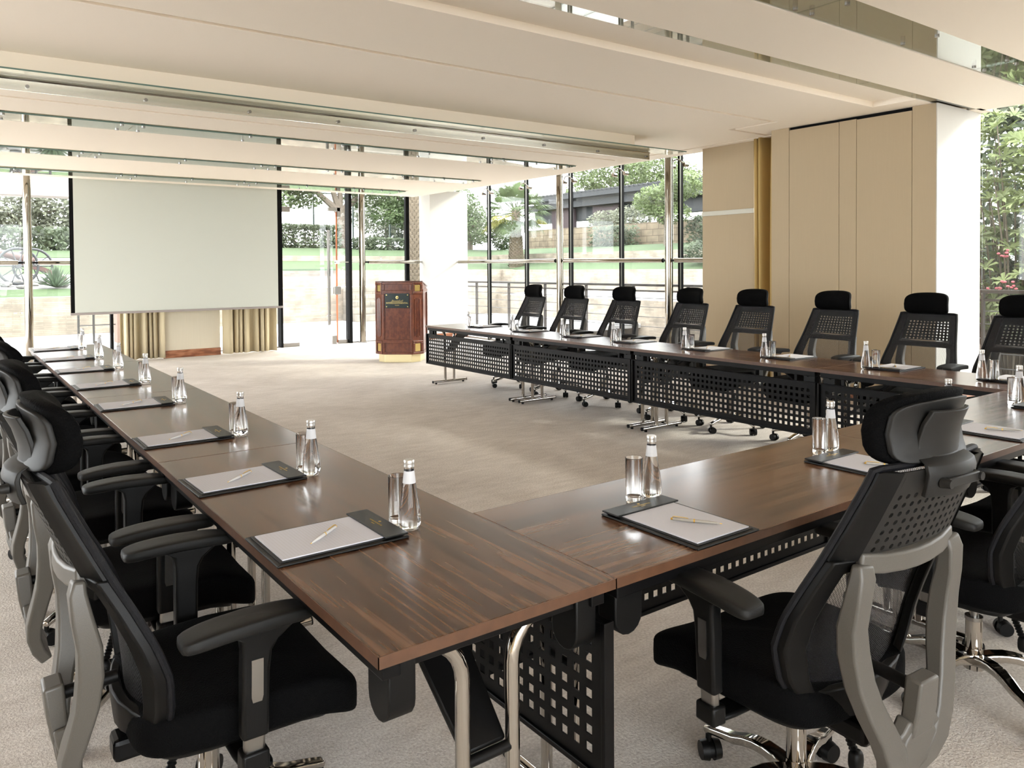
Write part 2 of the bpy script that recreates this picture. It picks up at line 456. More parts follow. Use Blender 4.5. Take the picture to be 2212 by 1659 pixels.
c.box(-4.2, 7.95, 2.47, 13.1, H + 0.055, H + 0.3)
c.box(-4.2, 8.4, -4.2, 13.2, H + 0.3, H + 0.36)
c.box(7.95, 8.24, 4.3, 13.1, H + 0.13, H + 0.3); c.box(7.95, 8.24, 2.3, 4.3, H + 0.0, H + 0.3)
struct(c.build('ceiling', 'ceiling', ang=0), 'cream plasterboard ceiling with stepped shadow grooves')

# lowered bulkhead over the far half
ZB = 2.79
b = MB()
b.box(-4.2, 6.17, 5.45, 5.6, 2.93, H)                    # upper fascia
b.box(-4.2, 6.49, 5.44, 5.62, 2.90, 2.932)               # lip
b.box(-4.2, 6.49, 5.53, 5.78, ZB, 2.90)
b.box(-4.2, 6.20, 5.78, 5.83, ZB + 0.022, 2.90); b.box(6.20, 6.49, 5.78, 5.83, ZB, 2.90)
b.box(-4.2, 6.49, 5.83, 6.42, ZB, 2.90)
for y0, y1, xe in ((6.42, 6.84, 6.10), (8.52, 8.98, 6.02), (10.50, 11.10, 5.84)):
    b.box(xe, 6.49, y0, y1, ZB, 2.90)
b.box(-4.2, 6.49, 6.84, 8.52, ZB, 2.90); b.box(-4.2, 6.49, 8.98, 10.50, ZB, 2.90); b.box(-4.2, 6.49, 11.10, 11.5, ZB, 2.90)
b.box(-4.2, 6.17, 5.6, 11.5, 2.932, H)
struct(b.build('trim_1', 'ceiling_low', ang=0), 'lowered cream ceiling bulkhead over the far half of the room')

def glass_strip(label, x0, x1, y0, y1, z, joints, group=None, edge=True, studs=True):
    t = empty('ceiling_glass_panel', ((x0 + x1) / 2, (y0 + y1) / 2, z), 0, label, 'glass panel', group)
    cx, cy = (x0 + x1) / 2, (y0 + y1) / 2
    js = [x0] + joints + [x1]
    for a, bb in zip(js[:-1], js[1:]):
        MB().box(a + 0.004 - cx, bb - 0.004 - cx, y0 - cy, y1 - cy, -0.004, 0.006).build('pane', 'glass_ceiling', t, ang=0)
    if edge: MB().box(x0 - cx, x1 - cx, y0 - cy - 0.003, y0 - cy - 0.001, -0.005, 0.007).build('edge', 'glass_edge', t, ang=0)
    sx = []
    for a in js: sx += [a - 0.09, a + 0.09]
    for a, bb in zip(js[:-1], js[1:]): sx.append((a + bb) / 2)
    for s_ in sx:
        if studs and x0 < s_ < x1 and s_ > -1.2:
            for yy in (y0 + 0.075, y1 - 0.05):
                MB().cyl((s_ - cx, yy - cy, -0.013), (s_ - cx, yy - cy, 0.05), 0.016, n=14).build('stud', 'brushed', t)
    return t
glass_strip('narrow glass panel recessed in the cream ceiling between the two nearest slabs', -4.0, 8.04, 1.282, 1.648, H + 0.012, [-1.9, -0.7, 1.6, 3.78, 6.24])
glass_strip('thin green tinted glass panel in the ceiling ahead of the beige partition wall', -4.0, 8.0, 2.343, 2.467, H + 0.012, [-1.0, 2.7, 5.95], edge=False, studs=False)
glass_strip('glass panel let into the lowered ceiling, nearest of its three', -4.0, 6.1, 6.46, 6.84, ZB - 0.008, [-1.2, 0.80, 2.95, 4.9], 'glass panels under the lowered ceiling')
glass_strip('glass panel let into the lowered ceiling, middle of its three', -4.0, 6.02, 8.57, 8.98, ZB - 0.008, [-1.2, 0.75, 2.78, 4.8], 'glass panels under the lowered ceiling')
glass_strip('glass panel let into the lowered ceiling, farthest of its three above the screen', -4.0, 5.84, 10.62, 11.10, ZB - 0.008, [-1.2, 1.5, 3.2, 5.0], 'glass panels under the lowered ceiling')
# glass shelf and polished band along the bulkhead front
t = empty('bulkhead_glass_shelf', (1.5, 5.5, 2.88), 0, 'long glass shelf and polished band along the front of the lowered ceiling', 'glass shelf')
MB().box(-5.5, 5.35, -0.27, 0.03, -0.003, 0.007).build('shelf_glass', 'glass', t, ang=0)
MB().box(-5.5, 5.35, -0.273, -0.271, -0.004, 0.008).build('edge', 'glass_edge', t, ang=0)
MB().box(-5.5, 4.99, 0.012, 0.028, -0.092, -0.006).build('polished_band', 'mirror_band', t, ang=0)
MB().cyl((-5.5, 0.004, -0.008), (4.99, 0.004, -0.008), 0.006, n=8).build('edge_tube', 'chrome', t)
for x in (-0.1, 0.71, 1.54, 2.36, 3.17, 3.99, 4.81, 5.62, 6.43):
    MB().cyl((x - 1.5, -0.006, -0.058), (x - 1.5, 0.013, -0.058), 0.014, n=12).build('stud', 'brushed', t)

# partition wall on the right and the wall pieces
P = MB().box(7.285, 8.20, 2.425, 2.60, 0, 3.048)
struct(MB().box(7.2851, 8.22, 2.428, 4.30, 0, 3.0).build('wall_right', 'beige', ang=0), 'thick beige fabric covered partition wall')
w = MB()
for y0, y1, z1 in ((2.42, 2.653, 3.049), (2.657, 3.243, 3.012), (3.247, 3.443, 3.02), (3.447, 4.063, 3.018), (4.067, 4.302, 3.049)):
    w.box(7.272, 7.2895, y0, y1, 0.12, z1)
struct(w.build('trim_2', 'beige', ang=0, bevel=0.002), 'beige cloth panels with thin vertical joints')
struct(MB().box(7.29, 7.9, 2.66, 4.06, 3.0, 3.048).build('trim_gap_shade', 'black', ang=0), 'black strip painted in as shade in the gap above the beige wall panels')  # solid black fill, painted in for the shade inside the gap
struct(MB().box(7.274, 8.22, 2.41, 2.427, 0.12, 3.049).build('wall_near_return', 'white_wall', ang=0), 'end face of the beige partition wall, its sunlight painted in as white')  # sun on this face is put into its white colour
s = MB(); s.box(7.268, 7.289, 2.405, 4.31, 0, 0.115); s.box(7.268, 8.22, 2.402, 2.427, 0, 0.115)
struct(s.build('baseboard_right', 'skirt', ang=0, bevel=0.003))
struct(MB().box(7.72, 8.22, 4.88, 5.705, 0, 3.05).build('wall_pier', 'beige', ang=0), 'beige fabric covered pier between the windows')
struct(MB().box(7.705, 7.72, 4.875, 5.71, 2.135, 2.195).build('trim_4', 'strip_metal', ang=0, bevel=0.003), 'brushed metal strip across the beige pier')
struct(MB().box(7.705, 8.22, 4.87, 5.71, 0, 0.115).build('baseboard_pier', 'skirt', ang=0, bevel=0.003))
struct(MB().box(7.43, 8.34, 12.53, 12.97, 0, 3.06).build('wall_corner', 'white_wall', ang=0), 'white corner pier between the garden windows')
s = MB(); s.box(7.418, 8.34, 12.515, 12.53, 0, 0.11); s.box(7.418, 7.43, 12.515, 12.95, 0, 0.11)
struct(s.build('baseboard_corner', 'skirt', ang=0, bevel=0.003))
struct(MB().box(2.28, 3.195, 12.42, 12.90, 0, 3.05).build('wall_back', 'cream', ang=0), 'cream wall pier behind the projection screen')
struct(MB().box(2.28, 3.20, 12.40, 12.42, 0, 0.125).build('baseboard_back', 'skirt', ang=0, bevel=0.003))

w5 = struct(empty('window_5'), 'unseen glass wall added on the left to let light in')  # unseen glazing, added to bring light in from the left
struct(MB().box(-4.3, -4.2, -4.2, 2.6, 0, 3.35).build('wall_left_added', 'beige', ang=0), 'unseen beige wall added at the near left to cut light')  # out of view, added to dim the light at near left
for y in (2.6, 6.0, 9.4, 12.8): MB().box(-4.3, -4.2, y, y + 0.06, 0, 3.35).build('mullion', 'black', w5, ang=0)
for y in (2.66, 6.06, 9.46): MB().box(-4.26, -4.248, y, y + 3.34, 0, 3.35).build('pane', M['glass'], w5, ang=0)
struct(MB().box(1.6, 8.4, -4.3, -4.2, 0, 3.35).build('wall_front_added', 'cream', ang=0), 'unseen cream wall added behind the camera to darken the foreground')  # out of view, put in to hold back light from behind the camera
w6 = struct(empty('window_6'), 'unseen glass wall added behind the camera to let light in')  # unseen glazing, added to brighten the foreground from behind
for x in (-4.2, -2.3, -0.4): MB().box(x, x + 0.06, -4.3, -4.2, 0, 3.35).build('mullion', 'black', w6, ang=0); MB().box(x + 0.06, x + 1.9, -4.26, -4.248, 0, 3.35).build('pane', M['glass'], w6, ang=0)
# ---------------------------------------------------------------- glazing
YB = 12.95
def win(n, label): return struct(empty('window_%d' % n), label)
w1 = win(1, 'frameless glass wall at the far left beside the projection screen')
for a, bb in ((-2.2, 0.41), (0.45, 4.40)):
    MB().box(a, bb, YB, YB + 0.012, 0.02, 3.05).build('pane', 'glass', w1, ang=0)
MB().box(-2.2, 4.42, YB - 0.02, YB + 0.03, 0, 0.02).build('sill_channel', 'brushed', w1, ang=0)
MB().box(1.585, 1.625, YB - 0.06, YB + 0.06, 0, 3.05).build('mullion', 'black', w1, ang=0)
w2 = win(2, 'glass side panels and transom around the far glass door')
MB().box(4.46, 5.79, YB, YB + 0.012, 2.58, 3.05).build('pane', 'glass_door', w2, ang=0)
MB().box(5.60, 5.785, YB, YB + 0.012, 0.06, 2.57).build('pane', 'glass_door', w2, ang=0)
MB().box(5.85, 7.08, YB, YB + 0.012, 0.02, 3.05).build('pane', 'glass', w2, ang=0)
MB().box(7.17, 7.43, YB, YB + 0.012, 0.02, 3.05).build('pane', 'glass', w2, ang=0)
MB().box(5.79, 5.85, YB - 0.10, YB + 0.08, 0, 3.05).build('post', 'black', w2, ang=0)
MB().box(7.085, 7.165, YB - 0.03, YB + 0.04, 0, 3.05).build('mullion', 'black', w2, ang=0)
MB().box(7.30, 7.315, YB + 0.3, YB + 0.32, 0, 3.05).build('cable', 'black', w2, ang=0)
MB().box(4.42, 4.46, YB - 0.10, YB + 0.08, 0, 3.05).build('jamb', 'black', w2, ang=0)
MB().box(5.58, 5.79, YB - 0.03, YB + 0.04, 0, 0.07).build('patch_rail', 'brushed', w2, ang=0)
MB().box(5.85, 7.43, YB - 0.02, YB + 0.03, 0, 0.02).build('sill_channel', 'brushed', w2, ang=0)
d1 = struct(empty('door_1'), 'frameless glass door with a tall chrome pull handle')
MB().box(4.48, 5.56, YB, YB + 0.012, 0.02, 2.57).build('leaf', 'glass_door', d1, ang=0)
MB().box(5.562, 5.584, YB - 0.008, YB + 0.02, 0.02, 2.57).build('seal', 'orange', d1, ang=0)
for dy, x in ((-0.065, 5.37), (0.075, 5.45)):
    h = MB().cyl((x, YB + dy, 0.37), (x, YB + dy, 2.21), 0.02, n=16)
    for z in (0.55, 2.03): h.cyl((x, YB + dy, z), (x, YB + 0.004, z), 0.011, n=10)
    h.build('pull_handle', 'brushed', d1)
MB().box(5.51, 5.65, YB - 0.03, YB + 0.04, 0.96, 1.12).build('lock', 'brushed', d1, ang=0, bevel=0.012)
MB().box(5.46, 5.545, YB - 0.03, YB + 0.04, 0.0, 0.16).build('floor_lock', 'brushed', d1, ang=0, bevel=0.004)
MB().box(4.47, 4.80, YB - 0.03, YB + 0.04, 0.0, 0.07).build('floor_patch', 'brushed', d1, ang=0, bevel=0.004)
MB().box(4.47, 4.64, YB - 0.035, YB + 0.045, 2.53, 2.63).build('top_patch', 'brushed', d1, ang=0, bevel=0.004)
tp = MB().box(5.40, 5.64, YB - 0.035, YB + 0.045, 2.58, 2.65); tp.box(5.58, 5.65, YB - 0.035, YB + 0.045, 2.47, 2.65)
tp.build('corner_patch', 'brushed', d1, ang=0)
MB().box(4.50, 5.55, YB - 0.003, YB - 0.001, 1.32, 1.46).build('frosted_band', thin_glass('frost', (0.82, 0.84, 0.88), 1.3), d1, ang=0)

XR = 8.30
w3 = win(3, 'long glass wall facing the palm garden on the right')
fins = [11.63, 10.38, 9.10, 7.84, 6.59]
ys = [12.52] + fins + [4.31]
for a, bb in zip(ys[:-1], ys[1:]):
    MB().box(XR, XR + 0.012, bb + 0.008, a - 0.008, 0.03, 3.22).build('pane', 'glass', w3, ang=0)
for y in fins:
    MB().box(XR - 0.06, XR + 0.02, y - 0.018, y + 0.018, 0, 3.2).build('fin', 'black', w3, ang=0)
    MB().box(XR - 0.06, XR - 0.035, y - 0.022, y - 0.0185, 0, 3.2).build('fin_edge', 'brushed', w3, ang=0)
    sp = MB()
    for s_, dz in ((-1, -0.10), (1, -0.10)):
        sp.tube([(XR - 0.07, y, 3.06), (XR - 0.11, y + s_ * 0.05, 3.04), (XR - 0.07, y + s_ * 0.13, 3.06 + dz)], 0.011, n=8)
        sp.cyl((XR - 0.09, y + s_ * 0.13, 3.06 + dz), (XR - 0.01, y + s_ * 0.13, 3.06 + dz), 0.032, n=14)
    sp.build('spider_fitting', 'chrome', w3)
MB().box(XR - 0.05, XR + 0.05, 4.3, 12.53, 3.16, 3.2).build('head_frame', 'brushed', w3, ang=0)
MB().box(XR - 0.04, XR + 0.04, 4.3, 12.53, 0, 0.03).build('sill_channel', 'brushed', w3, ang=0)
w4 = win(4, 'glass wall at the right edge with shrubs behind')
MB().box(XR - 0.06, XR - 0.048, -4.1, 1.1, 0.03, 3.3).build('pane', 'glass', w4, ang=0)
MB().box(XR - 0.06, XR - 0.048, 1.12, 2.40, 0.03, 3.3).build('pane', 'glass', w4, ang=0)
MB().box(XR - 0.10, XR, -4.1, 2.42, 0, 0.03).build('sill_channel', 'brushed', w4, ang=0)

def column(x, y, r, label):
    t = empty('chrome_column', (x, y, 0), 0, label, 'column', 'polished columns along the glass walls')
    MB().cyl((0, 0, 0.012), (0, 0, 3.15), r, n=28, cap=False).build('shaft', 'column_steel', t)
    MB().cyl((0, 0, 0), (0, 0, 0.014), r + 0.03, n=28).build('base_plate', 'brushed', t)
    return t
column(0.435, YB - 0.16, 0.058, 'polished steel column at the far left beside the projection screen')
column(6.075, YB - 0.08, 0.062, 'polished steel column between the glass door and the wooden lectern')
column(8.08, 9.17, 0.060, 'polished steel column in the right glass wall, nearer the white corner pier')
column(8.08, 6.64, 0.060, 'polished steel column in the right glass wall, nearer the beige pier')
def bar(a, bb, label, clevis=(0, 0)):
    a = Vector(a); bb = Vector(bb); t = empty('handrail_bar', a, 0, label, 'rail', 'polished horizontal bars across the glass walls')
    d = bb - a; n = d.normalized()
    MB().cyl(n * 0.07, d - n * 0.07, 0.034, n=20).build('tube', 'column_steel', t)
    MB().cyl((0, 0, 0), n * 0.075, 0.018, n=12).build('end_fitting', 'steel_black' if clevis[0] else 'chrome', t)
    MB().cyl(d - n * 0.075, d, 0.018, n=12).build('end_fitting', 'steel_black' if clevis[1] else 'chrome', t)
bar((-2.0, YB - 0.16, 1.585), (0.375, YB - 0.16, 1.585), 'polished horizontal bar at the left picture edge, left of its column', (0, 1))
bar((0.495, YB - 0.16, 1.585), (4.30, YB - 0.16, 1.585), 'polished horizontal bar running behind the projection screen', (1, 0))
bar((6.14, YB - 0.08, 1.59), (7.43, YB - 0.08, 1.59), 'polished horizontal bar above the lectern ending at the corner pier', (1, 0))
bar((8.08, 12.53, 1.585), (8.08, 9.22, 1.575), 'longest polished bar on the right glass wall beside the corner pier', (0, 1))
bar((8.08, 9.12, 1.575), (8.08, 6.69, 1.55), 'polished bar between the two columns of the right glass wall', (1, 1))
bar((8.08, 6.59, 1.55), (8.08, 5.71, 1.54), 'short polished bar ending at the beige pier', (1, 0))
t = tag(MB().cyl((5.60, YB - 0.08, 1.59), (6.02, YB - 0.08, 1.59), 0.011, n=10).cyl((5.55, YB - 0.10, 1.59), (5.55, YB - 0.02, 1.59), 0.035, n=14).cyl((5.55, YB - 0.08, 1.59), (5.62, YB - 0.08, 1.59), 0.02, n=12).build('glass_stay', 'chrome'), 'small chrome stay joining the door side glass to its column', 'bracket')

# ---------------------------------------------------------------- curtains
def curtain(name, label, x0, x1, z1, mat, n, seed, along='x', at=0, group=None, amp=0.06):
    rnd = random.Random(seed); N = n * 12; vs = []; K = 10
    ph = [rnd.uniform(0.45, 1.45) for _ in range(n + 1)]
    L = x1 - x0
    for j in range(K + 1):
        z = z1 * j / K
        for i in range(N + 1):
            q = i / 12; k = int(min(q, n - 1)); a = amp * (ph[k] + (ph[k + 1] - ph[k]) * (q - k)) * (1.0 + 0.35 * (1 - j / K)); q = q + 0.32 * math.sin(1.9 * q + seed)
            s_ = x0 + L * i / N + 0.35 * L / n * math.sin(2 * PI * q + 0.8) * 0.5
            o_ = a * math.sin(2 * PI * q) + 0.018 * math.sin(5 * q + 3 * j / K)
            vs.append((s_, at + o_, z + 0.012) if along == 'x' else (at + o_, s_, z + 0.012))
    fs = [(j * (N + 1) + i, j * (N + 1) + i + 1, (j + 1) * (N + 1) + i + 1, (j + 1) * (N + 1) + i) for j in range(K) for i in range(N)]
    o = MB().add(vs, fs).build(name, mat, ang=180)
    m = o.modifiers.new('thick', 'SOLIDIFY'); m.thickness = 0.004
    return tag(o, label, 'curtain', group)
curtain('curtain', 'beige floor length curtain hanging left of the cream pier under the screen', 1.64, 2.31, 3.03, 'curtain', 7, 3, at=12.46, group='curtains behind the projection screen')
curtain('curtain', 'beige floor length curtain hanging between the cream pier and the glass door', 3.24, 4.17, 3.03, 'curtain', 8, 8, at=12.40, group='curtains behind the projection screen')
curtain('curtain', 'golden curtain drawn beside the beige partition wall', 4.38, 4.80, 3.04, 'curtain_gold', 4, 5, along='y', at=7.66, amp=0.05)

# ---------------------------------------------------------------- projection screen
t = empty('projection_screen', (2.49, 11.9, 0.79), 0, 'pull down projection screen with pale grey green surface and black side borders', 'projection screen')
MB().box(-1.537, 1.545, -0.003, 0.0, 0.03, 2.19).build('screen_surface', 'screen', t, ang=0)
MB().box(-1.592, -1.537, -0.003, 0.0, 0.03, 2.19).build('black_border', 'black', t, ang=0)
MB().box(1.545, 1.592, -0.003, 0.0, 0.03, 2.19).build('black_border', 'black', t, ang=0)
MB().box(-1.60, 1.62, -0.018, 0.014, 0.0, 0.035).build('bottom_bar', 'canopy', t, ang=0, bevel=0.006)
MB().box(-1.66, 1.66, -0.06, 0.06, 2.15, 2.26).build('housing', 'ceiling', t, ang=0, bevel=0.01)

# ---------------------------------------------------------------- lectern
def lectern():
    t = empty('lectern', (5.10, 9.52, 0), math.radians(-40), 'tall mahogany lectern with brass plinth and black name plaque', 'lectern')
    # plan: octagon-like, front at -y ; h slopes down to the reader side
    A, Bq, C, D = 0.235, 0.365, -0.10, 0.42
    poly = [(-A, C), (A, C), (Bq, C + 0.13), (Bq, D), (-Bq, D), (-Bq, C + 0.13)]
    n = len(poly); zt = lambda y: 1.245 if y <= C + 0.14 else 1.245 - 0.26 * (y - C - 0.14)
    vs = [(x, y, 0.125) for x, y in poly] + [(x, y, zt(y)) for x, y in poly]
    MB().add(vs, [tuple(range(n))[::-1], tuple(range(n, 2 * n))] + [(i, (i + 1) % n, n + (i + 1) % n, n + i) for i in range(n)]).build('body', 'mahogany', t, ang=0)
    MB().prism([(x * 0.90, C + 0.02 + (y - C) * 0.93) for x, y in poly], 0.0, 0.13).build('plinth', 'brass_plinth', t, ang=0, bevel=0.003)
    def frame(p0, ux, w, z0, z1, b=0.03, th=0.016, mat='mahogany', name='panel_moulding'):
        """raised frame on the vertical plane starting at p0 along ux"""
        ux = Vector((*ux, 0)).normalized(); nrm = Vector((ux.y, -ux.x, 0)); p0 = Vector((*p0, 0)); m = MB()
        def q(a0, a1, b0, b1):
            P_ = []
            for o_ in (0.0, th):
                for (aa, bb) in ((a0, b0), (a1, b0), (a1, b1), (a0, b1)): P_.append(p0 + ux * aa + nrm * o_ + Vector((0, 0, bb)))
            m.add(P_, [(0, 3, 2, 1), (4, 5, 6, 7), (0, 1, 5, 4), (1, 2, 6, 5), (2, 3, 7, 6), (3, 0, 4, 7)])
        q(0, w, z0, z0 + b); q(0, w, z1 - b, z1); q(0, b, z0 + b, z1 - b); q(w - b, w, z0 + b, z1 - b)
        return m.build(name, mat, t, ang=0, bevel=0.005)
    frame((-A, C), (1, 0), 2 * A, 1.085, 1.245, 0.034)
    frame((-A, C), (1, 0), 2 * A, 0.325, 1.095, 0.034)
    frame((-A, C), (1, 0), 2 * A, 0.125, 0.335, 0.034)
    for sgn in (1, -1):
        if sgn == 1: p0, ux = (A, C), (Bq - A, 0.13)
        else: p0, ux = (-Bq, C + 0.13), (Bq - A, -0.13)
        L = math.hypot(Bq - A, 0.13)
        u = Vector((ux[0], ux[1], 0)).normalized(); nr = Vector((u.y, -u.x, 0)); P0 = Vector((p0[0], p0[1], 0))
        for z0, z1 in ((1.06, 1.245), (0.125, 0.335)):
            frame(p0, ux, L, z0, z1, 0.034)
            a = P0 + u * 0.045 + nr * 0.004; b_ = P0 + u * (L - 0.045) + nr * 0.004
            MB().add([a + Vector((0, 0, z0 + 0.045)), b_ + Vector((0, 0, z0 + 0.045)), b_ + Vector((0, 0, z1 - 0.045)), a + Vector((0, 0, z1 - 0.045))] +
                     [a - nr * 0.003 + Vector((0, 0, z0 + 0.045)), b_ - nr * 0.003 + Vector((0, 0, z0 + 0.045)), b_ - nr * 0.003 + Vector((0, 0, z1 - 0.045)), a - nr * 0.003 + Vector((0, 0, z1 - 0.045))],
                     [(0, 1, 2, 3), (7, 6, 5, 4), (0, 4, 5, 1), (1, 5, 6, 2), (2, 6, 7, 3), (3, 7, 4, 0)]).build('brass_inset', 'brass', t, ang=0)
        fl = MB()
        for k in range(4):
            a = P0 + u * (0.035 + (L - 0.07) * (k + 0.5) / 4 + 0.0) + nr * 0.002
            drop = 0.02 if k in (0, 3) else 0.0
            fl.cyl(a + Vector((0, 0, 0.39 + drop)), a + Vector((0, 0, 1.0 - drop)), 0.0125, n=8)
        fl.build('fluting', 'mahogany', t)
    # side panel frames
    for sx, p0, ux in ((1, (Bq, C + 0.13), (0, 1)), (-1, (-Bq, D), (0, -1))):
        frame(p0, ux, D - C - 0.13, 0.125, 1.13, 0.05)
    # reading desk top
    MB().add([(-Bq - .01, C + 0.12, 1.247), (Bq + .01, C + 0.12, 1.247), (Bq + .01, D + .02, 1.162), (-Bq - .01, D + .02, 1.162),
              (-Bq - .01, C + 0.12, 1.262), (Bq + .01, C + 0.12, 1.262), (Bq + .01, D + .02, 1.178), (-Bq - .01, D + .02, 1.178)],
             [(0, 3, 2, 1), (4, 5, 6, 7), (0, 1, 5, 4), (1, 2, 6, 5), (2, 3, 7, 6), (3, 0, 4, 7)]).build('desk_top', 'mahogany', t, ang=0, bevel=0.004)
    pl = MB().box(-0.19, 0.19, C - 0.022, C - 0.014, 0.845, 1.072).build('plaque', 'plaque', t, ang=0, bevel=0.001)
    y = C - 0.0225; rx = (PI / 2, 0, 0)
    text('lettering', 'INTERCONTINENTAL', 0.036, 'brass', pl, (0, y, 0.922), rx)
    text('lettering', 'RIYADH', 0.018, 'brass', pl, (0, y, 0.888), rx)
    text('lettering', '\uFEDD\uFE8E\uFE98\uFEE8\uFEE8\uFEF4\uFE98\uFEE7\uFEEE\uFEDB\uFEAE\uFE98\uFEE7\uFE8D', 0.036, 'brass', pl, (0, y, 0.958), rx)
    em = MB().superell((0, y, 1.008), (0.020, 0.001, 0.024), 0.9, nu=20, nv=8)
    em.build('emblem', 'brass', pl)
    MB().superell((0, y - 0.0012, 1.008), (0.007, 0.001, 0.011), 0.9, nu=14, nv=6).build('emblem_centre', 'plaque', pl)
    for sx in (-1, 1):
        for z in (0.868, 1.048): MB().cyl((sx * 0.165, y + 0.002, z), (sx * 0.165, y - 0.004, z), 0.009, n=12).build('screw', 'brass', pl)
    return t
lectern()
# ---------------------------------------------------------------- tables
TZ = 0.74
def make_table():
    t = empty('folding_table', (0, 0, 0))
    L, Wd = 1.8, 0.6
    MB().box(0.0017, L - 0.0017, 0.0012, Wd - 0.0012, TZ - 0.024, TZ).build('tabletop', 'walnut', t, bevel=0.002, ang=0)
    MB().box(0.0, 0.0022, 0.0, Wd, TZ - 0.024, TZ - 0.0005).box(L - 0.0022, L, 0.0, Wd, TZ - 0.024, TZ - 0.0005).box(0.0, L, 0.0, 0.0016, TZ - 0.024, TZ - 0.0005).box(0.0, L, Wd - 0.0016, Wd, TZ - 0.024, TZ - 0.0005).build('edge_band', 'edge_band', t, ang=0)
    r = MB().box(0.02, L - 0.02, 0.018, 0.058, TZ - 0.060, TZ - 0.0245).box(0.02, L - 0.02, Wd - 0.058, Wd - 0.018, TZ - 0.060, TZ - 0.0245)
    for x in (0.04, L - 0.08): r.box(x, x + 0.04, 0.059, Wd - 0.059, TZ - 0.060, TZ - 0.0245)
    r.build('under_frame', 'steel_black', t, ang=0, bevel=0.003)
    # modesty panel with square holes
    nx, nz = 38, 7; x0, x1, z0, z1 = 0.05, L - 0.05, 0.300, 0.600; us = [0.012]; vs = [0.275]
    for k in range(nx):
        cx = x0 + (x1 - x0) * (k + 0.5) / nx; us += [cx - 0.0115, cx + 0.0115]
    us.append(L - 0.012)
    for k in range(nz):
        cz = z0 + (z1 - z0) * (k + 0.5) / nz; vs += [cz - 0.0115, cz + 0.0115]
    vs.append(0.635)
    mp = MB().shell(us, vs, lambda i, j: not (i % 2 == 1 and j % 2 == 1), lambda u, v, o: (u, Wd - 0.018 + o, v), -0.004).build('modesty_panel', 'steel_black', t, ang=0)
    e = MB()
    e.box(0.008, L - 0.008, Wd - 0.030, Wd - 0.004, 0.262, 0.277).box(0.008, L - 0.008, Wd - 0.026, Wd - 0.006, 0.632, 0.64)
    e.box(0.006, 0.020, Wd - 0.032, Wd - 0.002, 0.262, 0.64).box(L - 0.020, L - 0.006, Wd - 0.032, Wd - 0.002, 0.262, 0.64)
    e.build('panel_rim', 'steel_black', mp, ang=0, bevel=0.002)
    for x in (0.17, L - 0.19):
        MB().box(x, x + 0.02, Wd - 0.05, Wd - 0.03, 0.60, TZ - 0.06).build('panel_hanger', 'steel_black', t, ang=0)
    for sx in (0, 1):
        X = (lambda x: x) if sx == 0 else (lambda x: L - x)
        for yy, s_ in ((0.235, -1), (0.365, 1)):
            pts = [(X(0.085), yy + s_ * 0.20, TZ - 0.052), (X(0.085), yy + s_ * 0.10, TZ - 0.052)]
            for k in range(1, 7):
                a = PI / 2 * k / 6; pts.append((X(0.085), yy + s_ * 0.10 * (1 - math.sin(a)), TZ - 0.052 - 0.10 * (1 - math.cos(a))))
            pts.append((X(0.085), yy, 0.036))
            MB().tube(pts, 0.0165, n=18).build('leg', 'chrome', t)
        ft = MB().cyl((X(0.085), 0.055, 0.030), (X(0.085), 0.545, 0.030), 0.0165, n=18).build('foot', 'chrome', t)
        f2 = MB().cyl((X(0.085), 0.050, 0.030), (X(0.085), 0.056, 0.030), 0.0172, n=14).cyl((X(0.085), 0.544, 0.030), (X(0.085), 0.550, 0.030), 0.0172, n=14)
        for yy in (0.10, 0.50): f2.cyl((X(0.085), yy, 0.0), (X(0.085), yy, 0.02), 0.013, n=12)
        f2.build('foot_cap', 'steel_black', ft)
        # folding brackets under the ends
        for y0, y1 in ((0.035, 0.095), (Wd - 0.095, Wd - 0.035)):
            poly = [(X(0.03), TZ - 0.03), (X(0.03), TZ - 0.12)]
            for k in range(1, 8):
                a = PI * k / 8; poly.append((X(0.03 + 0.045 * (1 - math.cos(a))), TZ - 0.12 - 0.045 * math.sin(a)))
            poly += [(X(0.12), TZ - 0.12), (X(0.12), TZ - 0.03)]
            n = len(poly)
            br = MB().add([(x, y0, z) for x, z in poly] + [(x, y1, z) for x, z in poly],
                     [tuple(range(n)), tuple(range(n, 2 * n))[::-1]] + [((i + 1) % n, i, n + i, n + (i + 1) % n) for i in range(n)])
            br.build('fold_bracket', 'plastic_black', t, ang=50, bevel=0.004)
        # diagonal stay
        MB().sweep([(X(0.42), 0.3, TZ - 0.07, 0.16), (X(0.30), 0.3, TZ - 0.16, 0.14), (X(0.10), 0.3, TZ - 0.33, 0.11)], 0.018, side=(0, 1, 0)).build('folding_stay', 'plastic_black', t, ang=50, bevel=0.006)
        MB().cyl((X(0.085), 0.225, TZ - 0.335), (X(0.085), 0.375, TZ - 0.335), 0.012, n=12).build('stay_pin', 'plastic_black', t)
    register(t)
    return t
tbl = make_table()
ordn = ['nearest', 'second', 'third', 'farthest']
first = True
def place_table(loc, rz, label):
    global first
    g = 'folding walnut tables set in a U shape'
    if first:
        tbl.location = loc; tbl.rotation_euler = (0, 0, rz); tag(tbl, label, 'table', g); first = False; return tbl
    r = dup(tbl, loc, rz, label, g); r['category'] = 'table'; return r
for k in range(4):
    place_table((0, 1.8 * (k + 1), 0), -PI / 2, ('%s table of the left row, walnut top with black perforated panel' % ('corner-most and nearest' if k == 0 else 'second nearest' if k == 1 else 'third' if k == 2 else 'farthest')))
for k in range(2):
    place_table((0.6 + 1.8 * k, 0, 0), 0, ('front table between the rows, walnut top, ' + ('touching the left row' if k == 0 else 'touching the right row')))
XRR = 4.84
